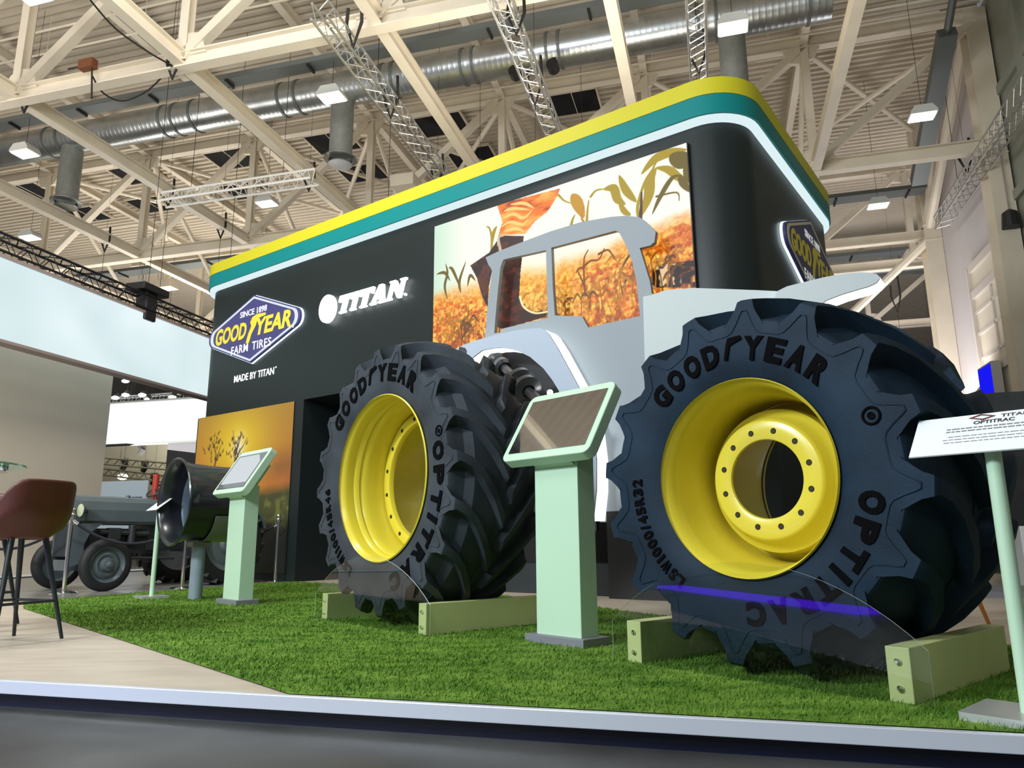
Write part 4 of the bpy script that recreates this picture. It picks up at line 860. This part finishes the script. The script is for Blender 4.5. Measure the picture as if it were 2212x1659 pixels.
b = MB(); b.box(B(4.72, -.12, 1.85), BU*1.5, BV*.06, Zv*2.3); b.build('wheel_arch_back', BLACKM, sil, label='black board behind the wheel arch')
b = MB(); b.box(B(6.6, -.36, .45), BU*1.6, BV*.3, Zv*.9); b.build('foot', BLACKM, sil)
b = MB(); b.box(B(5.0, -.0, .17), BU*1.9, BV*.5, Zv*.34); tag(b.build('low_plinth', mat('slate_plinth', (.022, .03, .033), .5)), 'low slate-grey plinth between the middle kiosk and the large wheel', 'plinth')
p = onp(1188, 848, B(0, -.6, 0), BV); b = MB(); b.sphere(p, .035, 12, 8); tag(b.build('point_light', emat('point_glow', (1, 1, 1), 12)), 'tiny bright white light just above the dark kiosk screen', 'light')
# axle with rollers behind the left wheel
pa, pb = onp(1050, 757, B(0, -.2, 0), BV), onp(1165, 868, B(0, -.9, 0), BV)
ax = pb-pa; Lx = np.linalg.norm(ax); ax = ax/Lx
t = thing('roller_shaft', 'dark metal shaft with dumb-bell shaped rollers inside the fender arch', 'shaft', pa)
DKM = mat('dark_gloss_metal', (.06, .06, .062), .28, .6)
b = MB(); b.tube([pa, pb+ax*.4], .06, 20); b.build('shaft', DKM, t, smooth=True)
for k, r_ in ((.28, .13), (.72, .19), (1.22, .20)):
    p = pa+ax*Lx*k; b = MB(); b.lathe([(-.15, .08), (-.13, r_*.8), (-.10, r_), (-.03, r_), (0, .10), (.05, .10), (.09, r_*.9), (.16, r_*.9), (.19, .08)], p, ax, 28); b.build('roller', DKM, t, smooth=True)
# ================================================================== STEEL RIM ON A POST
pb_ = onz(421, 1295); RN, RS = hd(46), hd(136)
t = thing('rim_stand', 'round grey post with curved grey saddle carrying the black rim', 'stand', pb_)
b = MB(); b.tube([pb_, pb_+Zv*.56], .072, 24); b.build('post', mat('grey_post', srgb(134, 148, 156), .5, noise=.1, nscale=5), t, smooth=True)
rc = pb_+Zv*1.045; rimR = .475
b = MB(); b.lathe([(-.0, .425), (.30, .425), (.30, .437), (0, .437)], rc+RN*.0, RN, 28, a0=math.radians(22), a1=math.radians(150), close=True, ref=Zv)
sd = b.build('saddle', mat('grey_saddle', srgb(120, 122, 116), .35), t, smooth=True)
b = MB(); b.box(pb_+Zv*.585, RS*.16, RN*.2, Zv*.05); b.build('bracket', mat('grey_saddle', (0, 0, 0)), t)
t = thing('steel_rim', 'black deep steel wheel rim resting on the grey post stand', 'wheel rim', rc)
RIMB = mat('black_rim_paint', (.012, .014, .018), .3, coat=.3)
b = MB(); b.lathe([(-.32, .455), (-.325, .468), (-.315, .478), (-.30, .475), (-.295, .455), (-.25, .44), (-.22, .435), (-.18, .42), (-.02, .415), (.0, .41), (.2, .405), (.33, .41), (.37, .45), (.40, .475), (.41, .455), (.36, .43), (.33, .395), (-.18, .40), (-.25, .42), (-.30, .435)], rc, RN, 64, close=True)
b.build('barrel', RIMB, t, smooth=True)
b = MB(); b.lathe([(-.10, .40), (-.06, .36), (-.05, .30), (-.05, .17), (-.03, .165), (-.03, .3), (-.04, .36), (-.08, .40)], rc+RN*.02, RN, 64, close=True); b.build('hub_disc', mat('blue_grey_disc', (.06, .09, .12), .35, .2), t, smooth=True)
# ================================================================== STANCHIONS AND ROPE
def stanchion(p, label, h=1.0):
    t = thing('rope_post', label, 'stanchion', p)
    b = MB(); b.lathe([(.0, .16), (.012, .16), (.03, .13), (.035, .03)], p, Zv, 32); b.lathe([(0, .001), (0, .16)], p, Zv, 32); b.build('base', CHROME, t, smooth=True)
    b = MB(); b.tube([p+Zv*.03, p+Zv*(h-.08)], .024, 16); b.build('tube', CHROME, t, smooth=True)
    b = MB(); b.lathe([(h-.12, .024), (h-.11, .04), (h-.07, .04), (h-.06, .026), (h-.045, .02)], p, Zv, 20); b.sphere(p+Zv*(h-.015), .034, 14, 9); b.build('finial', CHROME, t, smooth=True)
    return t
st = [onz(137, 1283), onz(393, 1273), onz(594, 1258)]
stanchion(st[0], 'chrome rope post behind the brown stool, left of the old tractor front wheel', 1.03); stanchion(st[1], 'chrome rope post half hidden behind the grey rim post', .98); stanchion(st[2], 'chrome rope post standing before the sunset poster', 1.02)
def rope(a, b_, sag, label):
    P = [a+(b_-a)*k/16-Zv*sag*4*(k/16)*(1-k/16) for k in range(17)]
    t = thing('barrier_rope', label, 'rope', a); b = MB(); b.tube(P, .018, 8); b.build('cord', mat('dark_rope', (.012, .012, .02), .8), t, smooth=True)
    for p, d in ((a, P[1]-a), (b_, P[-2]-b_)):
        b = MB(); b.tube([p, p+d/np.linalg.norm(d)*.09], .022, 10); b.build('hook_end', CHROME, t)
rope(st[0]+Zv*.9, st[1]+Zv*.86, .28, 'dark barrier rope hanging in front of the old tractor')
rope(st[0]+Zv*.9, st[0]+Zv*.88+V3(-2.2, .9, 0), .35, 'dark barrier rope running left behind the brown stool')
rope(st[2]+Zv*.9, st[2]+Zv*.0+V3(-.8, .3, .75), .10, 'dark barrier rope drooping from the post before the poster')
# ================================================================== OLD GREY TRACTOR
TA = onz(222, 1278); TF_ = onz(97, 1271); axl = (TF_-TA); axl[2] = 0; axl /= np.linalg.norm(axl); bk = np.array([-axl[1], axl[0], 0.])
if bk[0] < 0: bk = -bk        # toward the rear of the tractor (right and away)
TRK = .60; TO = TA+axl*TRK+V3(0, 0, 0)
ZS = 1.0
def T(x, y, z): return TO - bk*x + axl*y + Zv*z*ZS       # x forward, y to the far side, z up
tr_ = thing('vintage_tractor', 'small old grey farm tractor parked behind the rope at left', 'tractor', TO+bk*.8)
TG = mat('tractor_grey', srgb(84, 94, 98), .35, noise=.1, nscale=4); TD = mat('tractor_dark', (.020, .024, .026), .5, noise=.3, nscale=9); TY = mat('old_tyre', (.010, .011, .012), .65)
def twheel(x, y, r, wd, nl, side):
    c_ = T(x, y, r); out_ = -axl*side; wt = thing('x', '', '')  # placeholder removed below
    bpy.data.objects.remove(wt)
    b = MB(); b.lathe([(-wd/2, r*.68), (-wd/2-.005, r*.8), (-wd/2+.01, r*.93), (-wd/4, r*.985), (0, r), (wd/4, r*.985), (wd/2-.01, r*.93), (wd/2+.005, r*.8), (wd/2, r*.68)], c_, out_, 48)
    if nl:
        for k in range(nl):
            for sgn in (-1, 1):
                a = 2*PI*(k+(.25 if sgn > 0 else 0))/nl; x_ = bk*math.cos(a)+Zv*math.sin(a); a2 = a+.22; y_ = bk*math.cos(a2)+Zv*math.sin(a2)
                b.bar(c_+x_*r*1.0+out_*sgn*wd*.05, c_+y_*r*.96+out_*sgn*wd*.48, .045, .06, x_)
    ty_ = b.build('tyre', TY, tr_, smooth=not nl)
    b = MB(); b.lathe([(wd/2-.01, r*.70), (wd/2, r*.67), (wd/2-.03, r*.63), (wd/2-.05, r*.55), (wd/2-.02, r*.40), (wd/2-.035, r*.28), (wd/2+.02, r*.22), (wd/2+.03, r*.12), (wd/2+.07, r*.09), (wd/2+.075, .001)], c_, out_, 40)
    b.lathe([(-wd/2, r*.69), (-wd/2+.04, r*.6), (-wd/2+.05, .001)], c_, out_, 40); b.build('wheel_disc', TG if r < .5 else mat('tractor_disc', srgb(90, 98, 102), .4), ty_, smooth=True)
FR = .335
twheel(0, -TRK, FR, .13, 0, 1); twheel(0, TRK+.02, FR, .13, 0, -1); twheel(-1.75, -.62, .60, .28, 20, 1); twheel(-1.75, .62, .60, .28, 20, -1)
ZS = 1.22
b = MB(); hp = [(a, z*1.22) for a, z in [(-.18, .70), (-.21, .74), (-.21, .86), (-.18, .95), (-.11, 1.0), (0, 1.02), (.11, 1.0), (.18, .95), (.21, .86), (.21, .74), (.18, .70)]]
b.prism(hp, T(.20, 0, .0), axl, Zv, bk, 1.14)
bn = b.build('bonnet', TG, tr_, bevel=.012)
b = MB(); b.bar(T(.19, -.178, .84), T(-1.05, -.178, .84), .006, .02); b.bar(T(.19, -.176, .80), T(-1.05, -.176, .80), .006, .012); b.build('bonnet_crease', TD, bn)
b = MB(); b.prism([(a, z*1.22) for a, z in [(-.20, .36), (.20, .36), (.215, .86), (.17, .96), (.10, 1.01), (-.10, 1.01), (-.17, .96), (-.215, .86)]], T(.30, 0, 0), axl, Zv, bk, .12); gr = b.build('radiator_grille', TG, tr_, bevel=.01)
b = MB()
for k in range(11): b.bar(T(.303, -.14+.028*k, .36), T(.303, -.14+.028*k, .90), .01, .006)
b.build('grille_bars', TD, gr)
b = MB(); SBR = [(.30, .30), (.30, .86), (-.10, .87), (.06, .74), (.12, .60), (.12, .36)]
b.prism(SBR, T(0, -.225, 0), -bk, Zv, -axl, .03); b.prism(SBR, T(0, .20, 0), -bk, Zv, -axl, .03); b.build('side_bracket', TG, tr_)
for y in (-.27, .27):
    b = MB(); b.lathe([(.0, .001), (.03, .05), (.07, .085), (.085, .092), (.09, .088)], T(.16, y*1.15, .845), -bk, 24); hl = b.build('headlamp', TG, tr_, smooth=True)
    b = MB(); b.lathe([(.10, .001), (.097, .05), (.088, .084)], T(.16, y*1.15, .845), -bk, 24); b.build('lamp_glass', mat('headlamp_glass', srgb(190, 196, 160), .1), hl, smooth=True)
    b = MB(); b.tube([T(.16, y*1.15, .845), T(.10, y*.7, .83)], .014, 8); b.build('lamp_bracket', TD, hl)
ZS = 1.0
b = MB(); b.bar(T(.02, -TRK+.05, .36), T(.02, TRK-.05, .36), .07, .09); b.bar(T(.30, -.02, .33), T(-.1, -.02, .33), .30, .14); b.build('front_axle', TG, tr_, bevel=.008)
ZS = 1.22
b = MB(); b.box(T(-.45, 0, .52), bk*.9, axl*.26, Zv*.34); b.box(T(-1.15, 0, .56), bk*.7, axl*.30, Zv*.36); b.box(T(-1.65, 0, .56), bk*.5, axl*.42, Zv*.40)
b.tube([T(-.1, -.17, .62), T(-.8, -.18, .60)], .035, 10); b.box(T(-.3, -.17, .60), bk*.16, axl*.1, Zv*.16); b.tube([T(-.55, -.19, .48), T(-.55, -.19, .70)], .05, 12); b.tube([T(-.2, -.18, .34), T(-1.2, -.22, .32)], .02, 8); b.build('engine_block', TD, tr_, bevel=.008)
ZS = 1.0
b = MB()
for y in (-.62, .62):
    P = []
    for k in range(9): a = math.radians(20+140*k/8); P.append((.66*math.cos(a)-0, .66*math.sin(a)))
    Q = P+[(x*.97, z*.97) for x, z in P[::-1]]
    b.prism(Q, T(-1.75, y-.14, .60), bk, Zv, axl, .28)
b.build('mudguard', TG, tr_)
ZS = 1.22
b = MB(); b.lathe([(0, .17), (-.012, .18), (0, .19), (.012, .18)], T(-1.0, 0, 1.13), -bk*.62+Zv*.78, 32, close=True); swc = T(-1.0, 0, 1.13); b.tube([swc, T(-.86, 0, .92)], .014, 8)
sx_ = np.cross(-bk*.62+Zv*.78, axl); 
for q in (axl, sx_*.5+axl*-.8, -sx_): q = q/np.linalg.norm(q); b.tube([swc, swc+q*.18], .008, 6)
b.build('steering_wheel', TD, tr_)
b = MB(); b.lathe([(0, .001), (0, .16), (.02, .2), (.05, .21)], T(-1.62, 0, .88), Zv, 20); b.bar(T(-1.80, -.18, 1.02), T(-1.80, .18, 1.02), .03, .16); b.build('seat', TD, tr_)
b = MB(); b.lathe([(0, .03), (.03, .03), (.03, .012), (.05, .001)], T(-.55, 0, 1.015), Zv, 14); b.build('filler_cap', CHROME, tr_)
b = MB(); b.tube([T(-1.02, .12, .8), T(-1.02, .12, 1.32)], .045, 12); tag(b.build('red_post', mat('red_paint', srgb(168, 50, 38), .5)), 'upright red pipe beside the steering wheel of the old tractor', 'pipe')
# ================================================================== BAR STOOLS AND GLASS TABLE (left)
LEATH = mat('brown_leather', srgb(80, 35, 15), .5, noise=.15, nscale=9, bump=.1, bscale=140); LEG = mat('dark_stool_leg', (.022, .028, .03), .4, .3)
def stool(p, az, label):
    f_, r_ = hd(az), hd(az+90)   # f_: towards the sitter's front
    t = thing('bar_stool', label, 'bar stool', p)
    g = lambda a, b__, z: p+f_*a+r_*b__+Zv*z
    # shell: seat pan sweeping up to the back and sloping arms
    nu, nv = 20, 12; vs = []; fs = []; outer = []
    for j in range(nv+1):
        v = j/nv
        for i in range(nu+1):
            a = PI*(i/nu)*1.5-PI*.25          # from left front round the back to right front
            ca, sa = math.sin(a), math.cos(a)  # ca: backness, sa: side
            back_ = max(0., math.sin(a)); sq = (abs(ca)**4+abs(sa)**4)**(-.25); t_ = min(1., max(0., (back_-.35)/.35)); t_ = t_*t_*(3-2*t_)
            hgt = .02+(.11+.22*t_)*v**1.1
            R_ = (.13+.10*min(1, v*2.2)+.01*v)*(.35+.65*sq)
            vs.append(g(-R_*math.sin(a)*(1.05)-.02*v*back_, R_*math.cos(a), .66+hgt-.03*(1-v)))
    for j in range(nv):
        for i in range(nu): k = j*(nu+1)+i; fs.append((k, k+1, k+nu+2, k+nu+1))
    b = MB(); b.add(vs, fs)
    n0 = nu+1; b.add([vs[i] for i in range(n0)]+[g(0, 0, .645), g(.20, -.19, .665), g(.20, .19, .665)], [tuple(range(n0))])
    b.add([vs[0], vs[nu], g(.22, -.2, .69), g(.22, .2, .69), vs[0]], [(0, 3, 2, 1)])
    o_ = b.build('seat_shell', LEATH, t, smooth=True); md = o_.modifiers.new('thick', 'SOLIDIFY'); md.thickness = .03; sb = o_.modifiers.new('sub', 'SUBSURF'); sb.levels = 1; sb.render_levels = 1
    b = MB(); b.sphere(g(.03, 0, .69), .19, 18, 8, (1, 1, .26)); b.build('cushion', LEATH, t, smooth=True)
    for sx, sy in ((1, 1), (1, -1), (-1, 1), (-1, -1)):
        b = MB(); b.tube([g(.11*sx, .11*sy, .66), g(.225*sx, .225*sy, .0)], [.020, .011], 10); b.build('leg', LEG, t, smooth=True)
    b = MB(); q = [g(.185*sx, .185*sy, .24) for sx, sy in ((1, 1), (1, -1), (-1, -1), (-1, 1))]
    for k in range(4): b.tube([q[k], q[(k+1) % 4]], .009, 8)
    b.build('foot_rest', LEG, t)
    b = MB(); b.box(g(0, 0, .652), f_*.26, r_*.26, Zv*.02); b.build('seat_plate', LEG, t)
    return t
pA = (onz(128.8, 1381.6)+onz(13, 1375)+onz(1.7, 1398)+(onz(13, 1375)+onz(1.7, 1398)-onz(128.8, 1381.6)))/4
d_ = onz(13, 1375)-onz(128.8, 1381.6); azs = math.degrees(math.atan2(d_[0], d_[1]))
stool(pA, azs, 'brown leather bucket bar stool at the left edge, seen from behind')
stool(onz(31, 1356)+V3(-.42, .1, 0), azs-100, 'second bar stool, only a dark leg showing behind the brown one')
GLS = mat('green_glass', (.35, .75, .6), .05, spec=.8)
pt = V3(-3.95, 5.0, 0); t = thing('bar_table', 'glass topped bar table cut off by the left edge of the photo', 'table', pt)
b = MB(); b.lathe([(0, .001), (0, .56), (.012, .56), (.012, .001)], pt+Zv*1.13, Zv, 48); b.build('glass_top', GLS, t, smooth=False)
b = MB(); b.lathe([(-.05, .001), (-.05, .30), (-.005, .40), (-.003, .001)], pt+Zv*1.13, Zv, 40); b.lathe([(-.03, .40), (-.03, .45), (-.002, .45), (-.002, .40)], pt+Zv*1.13, Zv, 40, close=True); b.build('top_support', CHROME, t, smooth=True)
b = MB(); b.tube([pt+Zv*.02, pt+Zv*1.1], .04, 16); b.lathe([(0, .28), (.02, .28), (.03, .05)], pt, Zv, 30); b.build('pedestal', CHROME, t)
# ================================================================== LEFT NEIGHBOUR STAND
nb = thing('neighbour_stand', 'plain beige wall of the neighbouring stand on the left', 'exhibition booth', H(10, -12.85, FLZ))
b = MB(); b.bar(H(3, -12.95, 2.2), H(13.15, -12.95, 2.2), .2, 4.6); b.build('partition', mat('beige_partition', srgb(208, 198, 180), .7, noise=.03, nscale=1), nb)
b = MB(); b.bar(H(3, -12.6, -.0), H(15.3, -12.6, -.0), .5, .06); b.build('plinth_edge', mat('white_edge_matt', (.8, .82, .9), .4), nb)
b = MB(); b.bar(H(3, -12.56, .0), H(15.3, -12.56, .0), .45, .0001+.04); b.build('plinth_step', mat('slate_plinth', (0, 0, 0)), nb)
lb_ = thing('light_banner', 'long glowing pale blue banner box hanging over the left stand', 'light box', H(11, -11.5, 4.7))
BAN = bpy.data.materials.new('banner_glow'); BAN.use_nodes = True; nt = BAN.node_tree; nt.nodes.clear()
tc = nt.nodes.new('ShaderNodeTexCoord'); nz = nt.nodes.new('ShaderNodeTexNoise'); nz.inputs['Scale'].default_value = .7; nz.inputs['Detail'].default_value = 1; cr = nt.nodes.new('ShaderNodeValToRGB')
cr.color_ramp.elements[0].position = .3; cr.color_ramp.elements[0].color = (.68, .83, .85, 1); cr.color_ramp.elements[1].position = .75; cr.color_ramp.elements[1].color = (.84, .97, 1., 1)
em_ = nt.nodes.new('ShaderNodeEmission'); em_.inputs[1].default_value = .98; ou = nt.nodes.new('ShaderNodeOutputMaterial')
nt.links.new(tc.outputs['Object'], nz.inputs['Vector']); nt.links.new(nz.outputs['Fac'], cr.inputs[0]); nt.links.new(cr.outputs[0], em_.inputs[0]); nt.links.new(em_.outputs[0], ou.inputs[0]); MATS['banner_glow'] = BAN
b = MB(); b.bar(H(2, -11.62, 4.68), H(18.5, -11.62, 4.68), .22, 1.40); b.build('banner_face', BAN, lb_)
b = MB(); b.bar(H(2, -11.6, 3.96), H(18.5, -11.6, 3.96), .28, .05); b.bar(H(2, -11.6, 5.41), H(18.5, -11.6, 5.41), .28, .05); b.build('frame_rail', mat('rose_alu', (.42, .34, .32), .4, .3), lb_)
ltruss(H(2, -11.6, 5.63), H(18.5, -11.6, 5.63), 'black lattice truss lying along the top of the glowing banner', w=.30, m=BLACKM, r=.024, rb=.011, step=.45)
p = onp(318, 640, H(0, -11.6, 0), HR); t = thing('chain_hoist', 'black chain hoist hanging above the banner truss', 'hoist', p)
b = MB(); b.box(p+Zv*.12, HR*.5, HC*.75, Zv*.16); b.build('motor_cover', BLACKM, t, bevel=.02)
b = MB(); b.box(p-Zv*.25, HR*.3, HC*.32, Zv*.62); b.build('motor', BLACKM, t, bevel=.03)
b = MB(); b.tube([p+Zv*.2, np.array([p[0], p[1], 14.17])], .006, 6); b.tube([p-Zv*.5, p-Zv*.95], .03, 6); b.build('chain', STRAP, t)
# far stand behind: glowing white box, dark pillar, back wall, banner
t = thing('white_light_box', 'overexposed white light box far behind between beige wall and booth', 'light box', H(24, -21, 5.3))
b = MB(); b.bar(H(24.1, -25, 5.29), H(24.1, -17.5, 5.27), .2, 1.64); b.build('box_face', emat('white_box_glow', (1, 1, 1), 1.6), t)
b = MB(); b.bar(H(24.0, -25, 4.44), H(24.0, -17.5, 4.42), .3, .06); b.bar(H(24.0, -25, 6.14), H(24.0, -17.5, 6.12), .3, .06); b.build('frame_rail', TRAY, t)
t = thing('pillar_wall', 'dark slate pillar wall under the white light box', 'wall panel', H(24.2, -19.9, 0)); b = MB(); b.box(H(24.2, -19.5, 2.15), HR*2.1, HC*.3, Zv*4.5); b.build('panel', mat('slate_wall', srgb(86, 86, 92), .6), t)
for k, (px, py) in enumerate(((250, 858), (272, 852), (308, 852), (318, 861), (373, 857), (272, 822))):
    p = onp(px, py, H(25.5, 0, 0), HC); t = thing('spotlight', 'tiny bright spotlight above the far white light box, %s from the left' % ['first', 'second', 'third', 'fourth', 'rightmost', 'uppermost'][k], 'spotlight', p, 'spotlights above the far light box')
    b = MB(); b.tube([p+Zv*.12+HC*.1, p], .12, 12); b.build('can', BLACKM, t); b = MB(); b.sphere(p-HC*.02-Zv*.03, .13 if k != 3 else .08, 10, 6, (1.3, 1, .6)); b.build('lens', emat('spot_glow', (.95, .95, 1.), 6.), t)
ltruss(H(25.8, -26, 6.6), H(25.8, -16, 6.6), 'grey lattice truss carrying the far spotlights', w=.4, m=TRAY)
fc = H(24.9, 0, 0)
BG = mat('beige_truss', srgb(150, 142, 112), .5)
ltruss(onp(215, 995, fc, HC), onp(366, 1008, fc, HC), 'upper beige lattice truss seen under the white light box', w=.26, m=BG, r=.035, rb=.016, hang=(.3,))
fc = H(25.4, 0, 0)
ltruss(onp(212, 1018, fc, HC), onp(364, 1036, fc, HC), 'lower beige lattice truss seen under the white light box', w=.26, m=BG, r=.035, rb=.016, hang=(.3,))
b = MB(); b.box(H(33, -27, 3.9), HR*14, HC*.2, Zv*5.0); tag(b.build('far_partition', mat('cream_far_wall', srgb(216, 214, 190), .7)), 'cream wall far behind the beige lattice trusses', 'wall panel')
t = thing('info_banner', 'pale blue banner with lines of text behind the old tractor', 'banner', H(22, -20.5, 1.5))
b = MB(); b.box(H(22.1, -21.7, .4), HR*.06, HC*.06, Zv*1.0); b.box(H(22.1, -19.7, .4), HR*.06, HC*.06, Zv*1.0); b.build('banner_leg', TRAY, t)
b = MB(); b.box(H(22, -20.7, 1.95), HR*2.4, HC*.06, Zv*1.7); bp_ = b.build('panel', mat('pale_blue_print', srgb(206, 226, 238), .5, emit=.25), t)
b = MB()
for k in range(4): b.box(H(21.96, -20.6, 2.2-.2*k), HR*(1.9-.2*(k % 2)), HC*.01, Zv*.05)
b.build('text_lines', mat('blue_print', srgb(120, 160, 196), .5), bp_)
for px, py, k in ((305, 975, 'over the upper beige truss'), (268, 1008, 'left under the upper beige truss'), (312, 1012, 'right under the upper beige truss'), (332, 1040, 'right of the red pipe')):
    p = onp(px, py, H(26, 0, 0), HC); t = thing('stage_lamp', 'small dark stage lamp '+k, 'spotlight', p)
    b = MB(); b.tube([p+HR*.1+Zv*.12, p-HR*.08-Zv*.12], .11, 12); b.build('can', BLACKM, t); b = MB(); b.bar(p+Zv*.1, p+Zv*.35, .04, .3); b.build('yoke', BLACKM, t); b = MB(); b.tube([p+Zv*.35, np.array([p[0], p[1], 14.2])], .008, 5); b.build('hanging_rod', STRAP, t)
p = onp(265, 1030, H(25.9, 0, 0), HC); b = MB(); b.sphere(p, .17, 12, 8, (1.3, 1, .8)); t = thing('hanging_lamp', 'glowing warm lamp above the pale blue banner', 'lamp', p); b.build('bulb', emat('warm_glow', (1., .9, .7), 3.), t); b = MB(); b.tube([p+Zv*.1, np.array([p[0], p[1], 14.16])], .01, 5); b.build('cord', STRAP, t)
# ================================================================== RIGHT BACKGROUND
b = MB(); b.box(V3(7.2, 8.9, .35), HR*2.4, HC*.8, Zv*.75); tag(b.build('white_counter', mat('white_counter', (.72, .70, .66), .5), bevel=.01), 'low white counter at the right edge behind the big wheel', 'counter')
b = MB(); b.box(V3(8.4, 10.6, 1.4), HR*3, HC*.3, Zv*2.6); tag(b.build('dark_partition', mat('dark_booth_wall', (.055, .06, .062), .6, noise=.3, nscale=2)), 'dark grey wall of a booth at the right edge', 'wall panel')
b = MB(); b.box(V3(6.15, 8.0, .03), HR*4, HC*1.2, Zv*.06); tag(b.build('floor_plinth', mat('grey_plinth', (.20, .20, .21), .6)), 'flat grey plinth on the floor behind the big wheel', 'plinth')
t = thing('wooden_stool', 'stool with tapered orange wood legs mostly hidden behind the big wheel', 'stool', V3(3.75, 6.7, 0))
lg = onz(2137, 1350)
for dx, dy in ((0, 0), (-.5, .1), (-.4, .55), (.08, .5)):
    b = MB(); p0 = lg+V3(dx, dy, 0); b.tube([p0, p0+(lg+V3(-.22, .27, 0)-p0)*.35+Zv*.42], [.012, .022], 10); b.build('leg', mat('orange_wood', srgb(176, 112, 40), .45, noise=.2, nscale=6, stretch=(1, 1, .2)), t, smooth=True)
b = MB(); b.lathe([(0, .001), (0, .2), (.03, .21), (.05, .19), (.05, .001)], lg+V3(-.22, .27, .42), Zv, 24); b.build('seat', LEATH, t, smooth=True)
# blue floor light line in the aisle, left of the photographer (mirrored in the clear shield)
b = MB(); b.bar(V3(-7.3, 3.23, FLZ+.02), V3(-3.27, 1.53, FLZ+.02), .40, .03)
tag(b.build('floor_light_line', emat('blue_line_glow', (.10, .02, 1.), 9.)), 'blue floor light line mirrored in the clear shield of the right cradle', 'light line')
